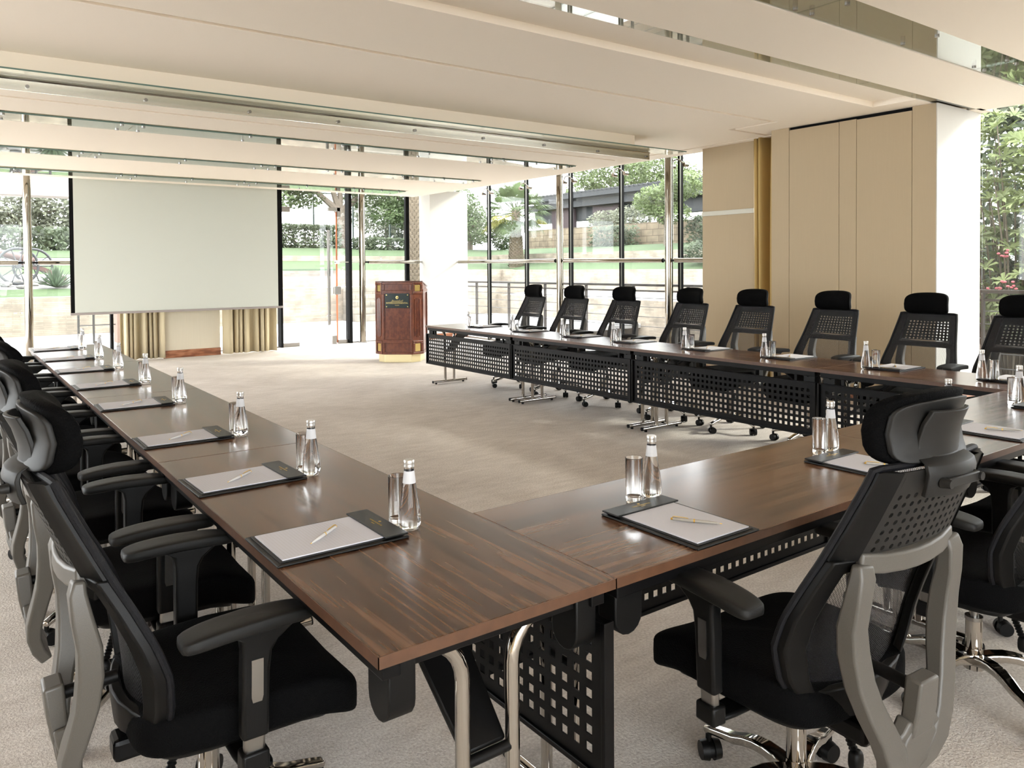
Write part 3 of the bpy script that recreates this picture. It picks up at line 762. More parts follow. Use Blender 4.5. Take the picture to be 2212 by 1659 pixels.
for k in range(4):
    place_table((XRR, 1.8 * k - 0.0, 0), PI / 2, ('%s table of the right row, walnut top with black perforated panel' % ('corner-most and nearest' if k == 0 else 'second nearest' if k == 1 else 'third' if k == 2 else 'farthest')))

# ---------------------------------------------------------------- chair
def yc(z):
    P = [(0.38, -0.262), (0.42, -0.268), (0.50, -0.272), (0.58, -0.280), (0.66, -0.303), (0.74, -0.335), (0.80, -0.362), (0.90, -0.402), (1.02, -0.448)]
    for (a, ya), (b, yb) in zip(P[:-1], P[1:]):
        if z <= b: return ya + (yb - ya) * (z - a) / (b - a)
    return P[-1][1]
def wrap(z): return 0.055 if z < 0.6 else max(0.022, 0.055 - 0.085 * (z - 0.6))
def wid(z):
    P = [(0.38, 0.13), (0.43, 0.19), (0.50, 0.238), (0.58, 0.268), (0.66, 0.268), (0.74, 0.250), (0.80, 0.237), (1.02, 0.202)]
    for (a, ya), (b, yb) in zip(P[:-1], P[1:]):
        if z <= b: return ya + (yb - ya) * (z - a) / (b - a)
    return P[-1][1]
BP = lambda u, z, o: (u * wid(z), yc(z) + wrap(z) * u * u - o, z)

def make_chair():
    t = empty('office_chair')
    # ---- base (fixed height)
    hub = MB().cyl((0, -0.08, 0.085), (0, -0.08, 0.155), 0.032, 0.028, n=24)
    sb = hub.build('base_hub', 'chrome', t)
    base = MB(); cpos = []
    for k in range(5):
        a = 2 * PI * k / 5 + 0.35; dx, dy = math.cos(a), math.sin(a); pts = []
        for q in range(9):
            r = 0.02 + 0.29 * q / 8; z = 0.118 + 0.016 * math.sin(PI * min(1, q / 5)) - 0.035 * (q / 8) ** 2.2
            pts.append((dx * r, -0.08 + dy * r, z, 0.050 - 0.020 * q / 8, 0.034 - 0.012 * q / 8))
        base.sweep(pts, 0.03, side=(-dy, dx, 0)); cpos.append((dx * 0.30, -0.08 + dy * 0.30, a))
    base.build('star_base', 'chrome', t, ang=60, bevel=0.008, seg=3)
    for x, y, a in cpos:
        ca = a + 1.1; ux, uy = math.cos(ca), math.sin(ca); px, py = -uy, ux; m = MB()
        cx, cy = x + px * 0.012, y + py * 0.012
        for s_ in (-1, 1):
            m.cyl((cx + ux * 0.008 * s_, cy + uy * 0.008 * s_, 0.030), (cx + ux * 0.029 * s_, cy + uy * 0.029 * s_, 0.030), 0.030, 0.026, n=20)
        m.cyl((cx - ux * 0.008, cy - uy * 0.008, 0.028), (cx + ux * 0.008, cy + uy * 0.008, 0.028), 0.022, n=16)
        m.cyl((x, y, 0.035), (x, y, 0.078), 0.009, n=10)
        m.build('castor', 'plastic_black', t)
    MB().cyl((0, -0.08, 0.15), (0, -0.08, 0.255), 0.026, n=20).build('gas_lift_sleeve', 'chrome', t)
    MB().cyl((0, -0.08, 0.24), (0, -0.08, 0.385), 0.0145, n=18).cyl((0, -0.08, 0.25), (0, -0.08, 0.262), 0.028, n=18).build('gas_lift', 'brushed', t)
    # ---- seat
    def sf(x, y, z):
        if y > 0.04: z -= 0.9 * (y - 0.04) ** 2 * 1.6
        k = 1 - 0.10 * max(0, -y - 0.05) / 0.2
        z += 0.018 * (x / 0.25) ** 2
        return (x * k, y, z)
    MB().superell((0, -0.018, 0.412), (0.262, 0.262, 0.058), 0.34, sf, nu=56, nv=24).build('seat', 'fabric_black', t, ang=180)
    MB().superell((0, -0.03, 0.355), (0.215, 0.205, 0.016), 0.3, sf, nu=40, nv=10).build('seat_shell', 'plastic_black', t, ang=180)
    mm = MB().box(-0.075, 0.075, -0.20, 0.04, 0.325, 0.375); mm.box(-0.035, 0.035, -0.30, -0.18, 0.30, 0.355)
    mm.build('tilt_mechanism', 'steel_black', t, ang=0, bevel=0.012)
    lv = MB().tube([(0.06, -0.02, 0.345), (0.16, -0.02, 0.335), (0.23, -0.02, 0.325)], 0.006, n=8); lv.superell((0.245, -0.02, 0.322), (0.035, 0.014, 0.009), 0.6)
    lv.build('height_lever', 'plastic_black', t)
    cr = MB(); cp = [(0.05, -0.16, 0.335), (0.06, -0.17, 0.29), (0.065, -0.185, 0.25), (0.07, -0.20, 0.215)]
    N = 26; cr.tube([tuple(Vector(cp[0]).lerp(Vector(cp[3]), k / N)) for k in range(N + 1)], [0.012 if k % 2 else 0.0085 for k in range(N + 1)], n=10)
    cr.superell((0.072, -0.205, 0.19), (0.020, 0.016, 0.028), 0.7, nu=18, nv=10); cr.build('tension_crank', 'plastic_black', t)
    # ---- arms
    for s_ in (-1, 1):
        m = MB()
        m.sweep([(s_ * 0.10, -0.06, 0.355, 0.07), (s_ * 0.24, -0.06, 0.350, 0.065), (s_ * 0.30, -0.06, 0.352, 0.06)], 0.014, side=(0, 1, 0))
        m.sweep([(s_ * 0.297, -0.06, 0.338, 0.062), (s_ * 0.297, -0.06, 0.385, 0.060)], 0.045, side=(0, 1, 0))
        m.build('arm_bracket', 'plastic_black', t, ang=50, bevel=0.006)
        MB().sweep([(s_ * 0.298, -0.06, 0.36, 0.046), (s_ * 0.302, -0.058, 0.50, 0.046)], 0.024, side=(0, 1, 0)).build('arm_upright', 'brushed', t, ang=50, bevel=0.007, seg=3)
        m = MB().sweep([(s_ * 0.300, -0.060, 0.415, 0.060, 0.036), (s_ * 0.303, -0.058, 0.56, 0.062, 0.037), (s_ * 0.305, -0.055, 0.610, 0.066, 0.037), (s_ * 0.307, -0.050, 0.635, 0.085, 0.036), (s_ * 0.308, -0.048, 0.652, 0.13, 0.038), (s_ * 0.308, -0.048, 0.662, 0.17, 0.042)], 0.036, side=(0, 1, 0))
        po = m.build('arm_sleeve', 'plastic_black', t, ang=50, bevel=0.008, seg=3)
        MB().sweep([(s_ * 0.3222, -0.058, 0.50, 0.020), (s_ * 0.3228, -0.058, 0.512, 0.026), (s_ * 0.3232, -0.057, 0.585, 0.026), (s_ * 0.3235, -0.057, 0.595, 0.026)], 0.003, side=(0, 1, 0)).build('slot_plate', 'brushed', po, ang=50)
        def af(x, y, z):
            q = (y + 0.07) / 0.14
            return (x + 0.012 * s_ * (0.2 - q * 0.5), y, z - 0.010 * q * q + (0.006 if y > 0 else 0))
        def aw(x, y, z):
            q = (y + 0.07) / 0.145; k = 1.0 - 0.18 * max(0, q) - 0.06 * max(0, -q)
            return (s_ * 0.31 + (x - s_ * 0.31) * k - s_ * 0.008 * q, y, z - 0.010 * q * q)
        MB().superell((s_ * 0.31, -0.072, 0.678), (0.047, 0.147, 0.0165), 0.38, aw, nu=44, nv=14).build('arm_pad', 'arm_pad', t, ang=180)
    # ---- back
    zs = [0.38, 0.41, 0.44, 0.465, 0.50, 0.54, 0.58, 0.62, 0.66, 0.70, 0.74, 0.775, 0.80, 0.81]
    us = [-1, -0.93, -0.80, -0.62, -0.3, 0, 0.3, 0.62, 0.80, 0.93, 1]
    def keep(i, j):
        if j <= 1: return True
        if j >= 11: return True
        if j == 2: return True
        return i in (0, 1, 8, 9)
    MB().shell(us, zs, keep, lambda u, z, o: BP(u, z, o + 0.004), 0.026).build('back_frame', 'plastic_black', t, ang=50, bevel=0.005)
    # upper side cheeks and perforated shell
    for s_ in (-1, 1):
        MB().shell([0.78 * s_, 0.86 * s_, 0.94 * s_, 1.0 * s_] if s_ > 0 else [-1.0, -0.94, -0.86, -0.78], [0.81, 0.86, 0.91, 0.96, 1.0, 1.018], lambda i, j: True,
                   lambda u, z, o: BP(u, z, o + 0.004 + (0.020 * max(0, 1 - (abs(u) - 0.78) / 0.16) if o > 0 else 0)), 0.012).build('side_cheek', 'plastic_black', t, ang=50)
    nx, nz = 12, 7; m = MB(); U0, U1, Z0, Z1 = -0.70, 0.70, 0.822, 0.968
    PF = lambda u, z, o: BP(u, z, o + 0.026)
    zg = [Z0 + (Z1 - Z0) * k / nz for k in range(nz + 1)]; ug = [U0 + (U1 - U0) * k / nx for k in range(nx + 1)]
    th = 0.006
    for j in range(nz):
        for i in range(nx):
            cu, cz = (ug[i] + ug[i + 1]) / 2, (zg[j] + zg[j + 1]) / 2; du, dz = (ug[i + 1] - ug[i]) / 2, (zg[j + 1] - zg[j]) / 2
            sq = [(1, 0), (1, 1), (0, 1), (-1, 1), (-1, 0), (-1, -1), (0, -1), (1, -1)]; o0 = len(m.v)
            rr = 0.0062
            for off in (0, th):
                for a, b in sq: m.v.append(PF(cu + a * du, cz + b * dz, off))
                for k in range(8):
                    an = PI / 4 * k; m.v.append(PF(cu + rr * math.cos(an) / wid(cz), cz + rr * math.sin(an), off))
            for k in range(8):
                k2 = (k + 1) % 8
                m.f.append((o0 + k, o0 + k2, o0 + 8 + k2, o0 + 8 + k))
                m.f.append((o0 + 16 + k2, o0 + 16 + k, o0 + 24 + k, o0 + 24 + k2))
                m.f.append((o0 + 8 + k, o0 + 8 + k2, o0 + 24 + k2, o0 + 24 + k))
    m.build('perforated_shell', 'dark_grey', t, ang=40)
    m = MB()
    m.shell([-0.79, -0.70], zg + [1.018], lambda i, j: True, PF, th); m.shell([0.70, 0.79], zg + [1.018], lambda i, j: True, PF, th)
    m.shell(ug, [0.968, 0.995, 1.018], lambda i, j: True, PF, th)
    m.shell([-0.86, -0.79], zg + [1.018], lambda i, j: True, lambda u, z, o: BP(u, z, o + (0.026 if u > -0.8 else 0.014)), th)
    m.shell([0.79, 0.86], zg + [1.018], lambda i, j: True, lambda u, z, o: BP(u, z, o + (0.026 if u < 0.8 else 0.014)), th)
    m.build('shell_rim', 'dark_grey', t, ang=30)
    # mesh cloth and piping
    zz = [0.385 + 0.635 * k / 22 for k in range(23)]; uu = [-1 + 2 * k / 14 for k in range(15)]
    vs = [BP(u * 0.99, z, -0.003) for z in zz for u in uu]
    MB().add(vs, [(j * 15 + i, j * 15 + i + 1, (j + 1) * 15 + i + 1, (j + 1) * 15 + i) for j in range(22) for i in range(14)]).build('mesh_cloth', 'mesh', t, ang=180)
    loop = [BP(1.0, z, 0.0) for z in zz] + [BP(u, 1.022, 0.0) for u in (0.9, 0.6, 0.3, 0, -0.3, -0.6, -0.9)] + [BP(-1.0, z, 0.0) for z in zz[::-1]]
    MB().tube(loop, 0.0085, n=8).build('mesh_piping', 'piping', t)
    # grey yoke
    m = MB()
    yb = lambda x, z, o: yc(z) + wrap(z) * (x / max(wid(z), .1)) ** 2 - o
    band = [(-0.18, yb(-0.18, 0.80, 0.036), 0.806), (-0.11, yb(-0.11, 0.80, 0.036), 0.796), (-0.05, yb(-0.05, 0.8, 0.037), 0.793), (0, yb(0, 0.8, 0.037), 0.792),
            (0.05, yb(0.05, 0.8, 0.037), 0.793), (0.11, yb(0.11, 0.80, 0.036), 0.796), (0.18, yb(0.18, 0.80, 0.036), 0.806)]
    m.sweep([(*p, 0.045) for p in band], 0.024, side=(0, 0, 1))
    for s_ in (-1, 1):
        m.sweep([(s_ * 0.172, -0.383, 0.803, 0.050, 0.024), (s_ * 0.176, -0.386, 0.775, 0.056, 0.034), (s_ * 0.182, -0.378, 0.72, 0.052, 0.042), (s_ * 0.184, -0.366, 0.66, 0.054, 0.048), (s_ * 0.176, -0.364, 0.60, 0.058, 0.050),
                 (s_ * 0.162, -0.370, 0.53, 0.060, 0.046), (s_ * 0.142, -0.382, 0.47, 0.060, 0.042), (s_ * 0.112, -0.394, 0.41, 0.062, 0.040), (s_ * 0.086, -0.398, 0.36, 0.070, 0.038), (s_ * 0.064, -0.388, 0.31, 0.072, 0.036), (s_ * 0.052, -0.366, 0.27, 0.07, 0.034)], 0.03)
        m.sweep([(s_ * 0.070, -0.392, 0.375, 0.06, 0.030), (s_ * 0.050, -0.400, 0.402, 0.040, 0.034), (s_ * 0.036, -0.404, 0.43, 0.030, 0.036)], 0.03)
    m.sweep([(0, -0.368, 0.27, 0.10), (0, -0.390, 0.32, 0.12), (0, -0.400, 0.38, 0.13), (0, -0.403, 0.41, 0.09)], 0.034)
    m.sweep([(0, -0.402, 0.39, 0.084, 0.036), (0, -0.412, 0.45, 0.080, 0.040), (0, -0.418, 0.525, 0.072, 0.042)], 0.034)
    m.build('back_yoke', 'grey_frame', t, ang=50, bevel=0.007, seg=3)
    MB().cyl((0, -0.285, 0.495), (0, -0.41, 0.490), 0.015, n=14).build('lumbar_stay', 'plastic_black', t)
    # ---- headrest
    HP = lambda x, y, z: (x, y + 0.038 * (x / 0.16) ** 2 - 5.0 * (z - 1.09) ** 2 - 0.05 * (z - 1.09), z + 0.010 * (1 - (x / 0.16) ** 2))
    MB().superell((0, -0.418, 1.090), (0.158, 0.028, 0.080), 0.45, HP, nu=56, nv=24).build('headrest_pad', 'fabric_black', t, ang=180)
    MB().superell((0, -0.448, 1.086), (0.142, 0.010, 0.066), 0.35, HP, nu=48, nv=14).build('headrest_shell', 'dark_grey', t, ang=180)
    m = MB(); path = [(0.0, -0.492, 1.142, 0.140), (0.0, -0.476, 1.11, 0.155), (0.0, -0.466, 1.075, 0.160), (0, -0.464, 1.052, 0.165), (0, -0.464, 1.040, 0.172), (0, -0.480, 1.036, 0.180), (0, -0.492, 1.028, 0.185), (0, -0.497, 1.010, 0.188), (0, -0.492, 0.980, 0.188), (0, -0.484, 0.958, 0.18)]
    for sx in range(-3, 3):
        pass
    n = 9; g = []
    for (x, y, z, w_) in path:
        for k in range(n):
            q = -1 + 2 * k / (n - 1); g.append((q * w_ / 2, y + 0.020 * q * q, z))
    K = len(path); g2 = [(x, y - 0.010, z - 0.002) for x, y, z in g]; fs = []
    for j in range(K - 1):
        for i in range(n - 1):
            a = j * n + i; fs.append((a, a + n, a + n + 1, a + 1)); b = a + K * n; fs.append((b, b + 1, b + n + 1, b + n))
    rim = [i for i in range(n)] + [j * n + n - 1 for j in range(1, K)] + [(K - 1) * n + i for i in range(n - 2, -1, -1)] + [j * n for j in range(K - 2, 0, -1)]
    for a, b in zip(rim, rim[1:] + rim[:1]): fs.append((a, b, b + K * n, a + K * n))
    br = MB().add(g + g2, fs).build('headrest_bracket', 'dark_grey', t, ang=60, bevel=0.004)
    MB().sweep([(-0.062, -0.506, 0.990, 0.022), (0.062, -0.506, 0.990, 0.022)], 0.010, side=(0, 0, 1)).build('bolt_plate', 'dark_grey', br, ang=50, bevel=0.003)
    for s_ in (-1, 1): MB().cyl((s_ * 0.062, -0.495, 0.990), (s_ * 0.062, -0.516, 0.990), 0.012, 0.009, n=16).build('bolt', 'dark_grey', br)
    register(t)
    return t
chair = make_chair()
FIXED = ('base_hub', 'star_base', 'castor', 'gas_lift_sleeve')
chair_first = True
def place_chair(x, y, rz, label, group, lift=0.0):
    global chair_first
    if chair_first and lift == 0:
        chair.location = (x, y, 0); chair.rotation_euler = (0, 0, rz); tag(chair, label, 'chair', group); chair_first = False; return chair
    r = dup(chair, (x, y, 0), rz, label, group); r['category'] = 'chair'
    if lift:
        for c in kids(r):
            if not c.name.startswith(FIXED): c.location = (0, 0, lift)
    return r
GL = 'office chairs along the left row'; GF = 'office chairs along the front tables'; GR = 'office chairs along the right row'
place_chair(1.17, -0.01, math.radians(-4), 'black mesh office chair at the front tables, seen whole from behind', GF)
place_chair(2.17, -0.02, math.radians(2), 'black mesh office chair cut by the right picture edge, chrome star base in view', GF)
place_chair(2.98, 0.02, 0, 'black office chair at the right picture edge, only an arm tip showing', GF)
rn = random.Random(4)
LY = [0.74, 1.53, 2.39, 3.19, 4.05, 4.86, 5.72, 6.60]
LN = ['nearest chair of the left row', 'second chair of the left row counted from the camera', 'third chair of the left row counted from the camera', 'fourth chair of the left row counted from the camera',
      'fifth chair of the left row, mostly hidden by nearer chairs', 'sixth chair of the left row, only an arm showing', 'seventh chair of the left row, only an arm showing', 'farthest chair of the left row near the far glass']
for k, y in enumerate(LY):
    place_chair(-0.03 + (0.0, 0.0, 0.01, 0.0, 0.01, 0, 0.01, 0)[k], y, -PI / 2 + (0.0, -0.02, 0.03, 0, 0.02, 0, 0, 0)[k], 'black office chair with headrest, ' + LN[k], GL)
RY = [0.92, 1.57, 2.35, 3.13, 3.89, 4.79, 5.62, 6.42]
RN = ['at the right picture edge, nearest of the right row', 'in front of the end face of the partition wall', 'in front of the beige wall panels', 'in front of the golden curtain gap', 'in front of the beige pier edge and garden glass',
      'third from the far end of the right row', 'second from the far end of the right row', 'farthest of the right row, nearest the lectern']
for k, y in enumerate(RY):
    place_chair(XRR + 0.11, y, PI / 2 + (0, 0.03, -0.02, 0.02, -0.03, 0.03, 0.02, -0.02)[k], 'black office chair ' + RN[k], GR, lift=0.066)

# ---------------------------------------------------------------- place settings
def make_pad():
    t = empty('writing_pad')          # long side along local +y away from the seat, 0.355 x 0.25
    MB().box(-0.125, 0.125, 0.0, 0.355, 0.0, 0.006).build('leather_board', 'leather', t, ang=0, bevel=0.0025)
    MB().box(-0.112, 0.112, 0.012, 0.345, 0.006, 0.0085).build('inner_leaf', 'leather', t, ang=0, bevel=0.001)
    MB().box(-0.104, 0.104, 0.020, 0.335, 0.0085, 0.0115).build('paper', 'paper', t, ang=0, bevel=0.0005)
    b = MB().sweep([(0, 0.286, 0.0135, 0.25), (0, 0.352, 0.0135, 0.25)], 0.005).build('leather_band', 'leather', t, ang=0, bevel=0.002)
    MB().superell((0.0, 0.330, 0.0162), (0.005, 0.004, 0.0005), 0.9, nu=14, nv=6).build('gold_emblem', 'gold', b)
    text('gold_lettering', 'INTERCONTINENTAL', 0.0075, 'gold', b, (0, 0.318, 0.0163), (0, 0, 0), 0.0001)
    text('gold_lettering', 'RIYADH', 0.005, 'gold', b, (0, 0.309, 0.0163), (0, 0, 0), 0.0001)
    ln = MB()
    for k in range(26): ln.box(-0.098, 0.098, 0.03 + k * 0.0085, 0.0304 + k * 0.0085, 0.0114, 0.01155)
    ln.build('ruled_lines', 'pen_grey', t, ang=0)
    register(t)
    return t
def make_bottle():
    t = empty('water_bottle')
    prof = [(0.0, 0.004), (0.022, 0.002), (0.028, 0.006), (0.0305, 0.02), (0.0300, 0.045), (0.0265, 0.075), (0.0215, 0.105), (0.0172, 0.13), (0.0150, 0.15), (0.0135, 0.165), (0.0125, 0.172), (0.0, 0.172)]
    MB().lathe(prof, n=28).build('glass_body', 'bottle_glass', t, ang=60)
    MB().lathe([(0.0180, 0.1285), (0.0157, 0.150), (0.0144, 0.162)], n=28).build('neck_label', 'bottle_label', t, ang=60)
    MB().lathe([(0.0, 0.172), (0.0145, 0.172), (0.0150, 0.176), (0.0142, 0.179), (0.0150, 0.182), (0.0150, 0.189), (0.0135, 0.1915), (0.0, 0.1915)], n=28).build('cap', 'cap', t, ang=50)
    register(t)
    return t
def make_glass():
    t = empty('drinking_glass')
    MB().lathe([(0.0, 0.0), (0.0235, 0.0), (0.0245, 0.003), (0.0265, 0.13), (0.0272, 0.1345), (0.0262, 0.1355), (0.0252, 0.134), (0.0232, 0.02), (0.018, 0.0165), (0.0, 0.0165)], n=32).build('glass_wall', 'tumbler_glass', t, ang=50)
    register(t)
    return t
def make_pen(white):
    t = empty('ballpoint_pen')       # along local x
    mt = 'pen_white' if white else 'pen_grey'
    MB().tube([(-0.066, 0, 0.0055), (-0.055, 0, 0.0055), (-0.03, 0, 0.0055), (0.0, 0, 0.0055), (0.03, 0, 0.0055), (0.060, 0, 0.0055)], [0.0015, 0.0030, 0.0044, 0.0048, 0.0046, 0.0040], n=14).build('barrel', mt, t)
    MB().cyl((-0.072, 0, 0.0055), (-0.064, 0, 0.0055), 0.0006, 0.0017, n=10).build('tip', 'gold', t)
    MB().cyl((0.000, 0, 0.0055), (0.004, 0, 0.0055), 0.0052, n=14).build('ring', 'gold', t)
    MB().sweep([(0.062, 0, 0.010, 0.004), (0.058, 0, 0.0125, 0.004), (0.030, 0, 0.0118, 0.0035), (0.018, 0, 0.0105, 0.002)], 0.0012, side=(0, 1, 0)).build('clip', 'gold', t, ang=0)
    MB().cyl((0.060, 0, 0.0055), (0.066, 0, 0.0055), 0.0036, 0.0028, n=12).build('cap_end', 'gold', t)
    register(t)
    return t
pad0, bot0, gl0, pw0, pg0 = make_pad(), make_bottle(), make_glass(), make_pen(True), make_pen(False)
used = set()
def put(root, loc, rz, label, cat, group):
    if root.name in used:
        r = dup(root, loc, rz, label, group)
    else:
        used.add(root.name); r = root; r.location = loc; r.rotation_euler = (0, 0, rz); r['label'] = label; r['group'] = group
    r['category'] = cat
    return r
NL = ['nearest', 'second nearest', 'third nearest', 'fourth nearest', 'fifth nearest', 'sixth nearest', 'second farthest', 'farthest']
rnd = random.Random(11)
T = TZ + 0.0005
def setting(px, py, rz, bx, by, gx, gy, where, prz, row, white=True):
    put(pad0, (px, py, T), rz, 'black writing pad, ' + where, 'writing pad', 'writing pads on the ' + row)
    c_, s_ = math.cos(rz), math.sin(rz); lx, ly = prz[0], prz[1]
    put(pw0 if white else pg0, (px + c_ * lx - s_ * ly, py + s_ * lx + c_ * ly, T + 0.0118), rz + prz[2], ('white' if white else 'grey') + ' pen on the pad, ' + where, 'pen', 'pens on the ' + row)
    put(bot0, (bx, by, T), rnd.uniform(0, 6), 'small water bottle, ' + where, 'bottle', 'water bottles on the ' + row)
    put(gl0, (gx, gy, T), 0, 'clear drinking glass, ' + where, 'drinking glass', 'drinking glasses on the ' + row)
PENA = 39.0
LB = [0.585, 1.285, 2.075, 3.115, 4.00, 4.92, 5.78, 6.72]
LP = [0.65, 1.36, 2.17, 3.20, 4.07, 4.99, 5.87, 6.80]
for k in range(8):
    w_ = NL[k] + ' place of the left row'
    setting(-0.002, LP[k], -PI / 2 + rnd.uniform(-0.03, 0.03), 0.386, LB[k], 0.383, LB[k] + 0.062, w_, (0.01, 0.165, PI / 2 + math.radians(PENA)), 'left row')
FB = [1.128, 2.113, 3.069, 3.841]; FPx = [1.005, 2.0, 2.95, 3.76]
for k in range(4):
    w_ = ['first place of the front tables, beside the corner joint', 'second place of the front tables, partly behind the headrest', 'third place of the front tables', 'fourth place of the front tables at the right picture edge'][k]
    setting(FPx[k], -0.002, 0, FB[k], 0.392, FB[k] - 0.078, 0.390, w_, (0.01, 0.125, math.radians(124)), 'front tables', False)
RB = [0.84, 1.58, 2.40, 3.20, 4.08, 4.83, 5.70, 6.60]
for k in range(8):
    w_ = NL[k] + ' place of the right row'
    setting(XRR + 0.002, RB[k] - 0.11, PI / 2 + rnd.uniform(-0.03, 0.03), 4.49, RB[k], 4.50, RB[k] - 0.066, w_, (0.0, 0.17, math.radians(120)), 'right row')
# ---------------------------------------------------------------- garden
struct(MB().box(-12, 16.0, 13.0, 19.5, -0.12, -0.02).build('terrace_paving', 'patio', ang=0), 'pale stone terrace outside the far glass door')
struct(MB().box(8.36, 9.95, -6, 13.0, -0.12, -0.02).build('balcony_paving', 'patio', ang=0), 'pale paving along the right glass wall')
struct(MB().box(-12, 60, -30, 60, -1.4, -1.25).build('ground', 'soil', ang=0), 'lower ground around the building')

def slope(name, mat, pts, x0, x1, axis='x', kind='structure', label=None, jitter=0.0):
    """ribbon of profile pts (d,z) extruded along the other axis, given thickness below"""
    m = MB(); N = 1 if not jitter else 24; rr = random.Random(len(pts) + int(x0 * 10)); rows = []
    for i in range(N + 1):
        s_ = x0 + (x1 - x0) * i / N; row = []
        for (d, z) in pts:
            row.append((s_, d, z + rr.uniform(-jitter, jitter)) if axis == 'x' else (d, s_, z + rr.uniform(-jitter, jitter)))
        for (d, z) in pts[::-1]:
            row.append((s_, d, z - 0.35) if axis == 'x' else (d, s_, z - 0.35))
        rows.append(row)
    n = len(rows[0]); vs = [p for r in rows for p in r]; fs = []
    for i in range(N):
        for k in range(n):
            k2 = (k + 1) % n; fs.append((i * n + k, i * n + k2, (i + 1) * n + k2, (i + 1) * n + k))
    fs += [tuple(range(n))[::-1], tuple(N * n + k for k in range(n))]
    return tag(m.add(vs, fs).build(name, mat, ang=60), label, kind=kind)
# back garden, right half (door view)
struct(MB().box(4.0, 15.5, 19.5, 19.9, -0.02, 0.93).build('retaining_wall', 'wall_stone', ang=0), 'split stone retaining wall behind the terrace')
struct(MB().box(4.0, 15.5, 19.9, 22.0, 0.4, 0.90).build('upper_path', 'patio', ang=0))
struct(MB().box(4.0, 30, 22.0, 22.4, 0.5, 1.41).build('retaining_wall', 'wall_stone', ang=0), 'middle stone wall of the garden terraces')
slope('lawn_bank', 'grass', [(22.4, 1.41), (25.0, 1.75)], 4.0, 30, label='lower green lawn bank beyond the glass door')
struct(MB().box(4.0, 30, 25.0, 25.3, 1.0, 1.93).build('retaining_wall', 'wall_stone', ang=0), 'upper low stone wall of the garden')
slope('lawn_bank', 'grass', [(25.3, 1.92), (29.0, 2.32), (40, 2.5)], 4.0, 30, label='upper green lawn bank beyond the glass door')
# steps
st = empty('garden_steps', (9.6, 19.5, 0), 0, 'pale tiled steps rising to the garden behind the lectern', 'steps')
for k in range(5):
    MB().box(-1.0 + 0.0, 1.6, -0.95 + 0.18 * k, -0.02, -0.02 + 0.185 * k, -0.02 + 0.185 * (k + 1)).build('step', 'step_tile', st, ang=0)
# back garden, left half
struct(MB().box(-12, 4.0, 19.2, 19.6, -0.02, 0.86).build('retaining_wall', 'wall_stone', ang=0), 'split stone retaining wall at the far left')
slope('lawn_strip', 'grass', [(19.6, 0.86), (20.6, 1.02)], -12, 4.0, label='narrow grass strip above the left stone wall')
slope('gravel_bed', 'gravel', [(20.6, 1.0), (22.6, 1.24), (23.5, 1.36)], -12, 4.0, label='pale gravel bed with agaves and the cannon', jitter=0.02)
slope('lawn_bank', 'grass', [(23.5, 1.36), (24.6, 1.62)], -12, 4.0, label='grass bank behind the cannon')
slope('garden_path', 'patio', [(24.6, 1.70), (25.4, 1.84)], -12, 4.0, label='pale path crossing behind the cannon')
slope('lawn_bank', 'grass', [(25.4, 1.86), (27.5, 2.12), (40, 2.3)], -12, 4.0, label='upper grass bank at the far left')
# right garden
struct(MB().box(14.0, 14.4, 6.0, 40, -1.25, 0.59).build('retaining_wall', 'wall_stone', ang=0), 'long stone wall beyond the balcony railing')
slope('garden_path', 'patio', [(14.4, 0.60), (16.0, 0.72)], 6.0, 40, axis='y', label='pale path between the two right garden walls')
struct(MB().box(16.0, 16.4, 6.0, 21.9, 0.4, 1.39).build('retaining_wall', 'wall_stone', ang=0), 'upper stone wall of the right garden')
struct(MB().box(16.0, 16.4, 21.9, 40, 0.4, 1.39).build('retaining_wall', 'wall_stone', ang=0), 'upper stone wall of the right garden beneath the palm')
slope('lawn_bank', 'grass', [(16.4, 1.38), (18.0, 1.66)], 6.0, 40, axis='y', label='lower lawn bank in the palm garden')
struct(MB().box(18.0, 18.3, 6.0, 40, 1.0, 2.0).build('retaining_wall', 'wall_stone', ang=0), 'low stone wall behind the palm garden lawn')
slope('lawn_bank', 'grass', [(18.3, 2.0), (20.0, 2.28), (40, 2.4)], 6.0, 40, axis='y', label='upper lawn in the palm garden')
struct(MB().box(21.0, 21.6, 14.0, 27.0, 2.0, 3.15).build('block_wall', 'block_stone', ang=0), 'tan block stone wall at the top of the palm garden')
struct(MB().box(12.5, 12.9, -6.0, 6.1, -1.25, 0.82).build('retaining_wall', 'wall_stone', ang=0), 'stone wall behind the railing at the right edge')
struct(MB().box(12.9, 18, -6.0, 6.1, 0.3, 0.80).build('planting_bed', 'soil', ang=0))

# ---- railing along the balcony
def railing(label, y0, y1, step):
    t = empty('balcony_railing', (9.78, y0, 0), 0, label, 'railing', 'balcony railings outside the right glass wall')
    MB().box(-0.035, 0.035, 0, y1 - y0, 1.10, 1.145).build('top_rail', 'rail_brown', t, ang=0, bevel=0.006)
    MB().box(-0.02, 0.02, 0, y1 - y0, 1.0, 1.03).build('second_rail', 'rail_brown', t, ang=0)
    for z in (0.18, 0.36, 0.54, 0.72, 0.88): MB().cyl((0, 0, z), (0, y1 - y0, z), 0.007, n=6).build('wire', 'rail_grey', t)
    y = step * 0.4
    while y < y1 - y0:
        MB().box(-0.03, 0.03, y - 0.014, y + 0.014, -0.02, 1.10).build('post', 'rail_brown', t, ang=0)
        MB().box(-0.06, 0.06, y - 0.05, y + 0.05, -0.02, 0.0).build('post_foot', 'rail_grey', t, ang=0); y += step
railing('brown railing with thin wires outside the long right glass wall', 5.9, 16.5, 1.32)
railing('brown railing with thin wires at the right picture edge', -4.0, 5.2, 1.30)
t = empty('balcony_railing', (1.55, 16.4, 0), 0, 'short railing piece outside beside the pink column', 'railing', 'balcony railings outside')
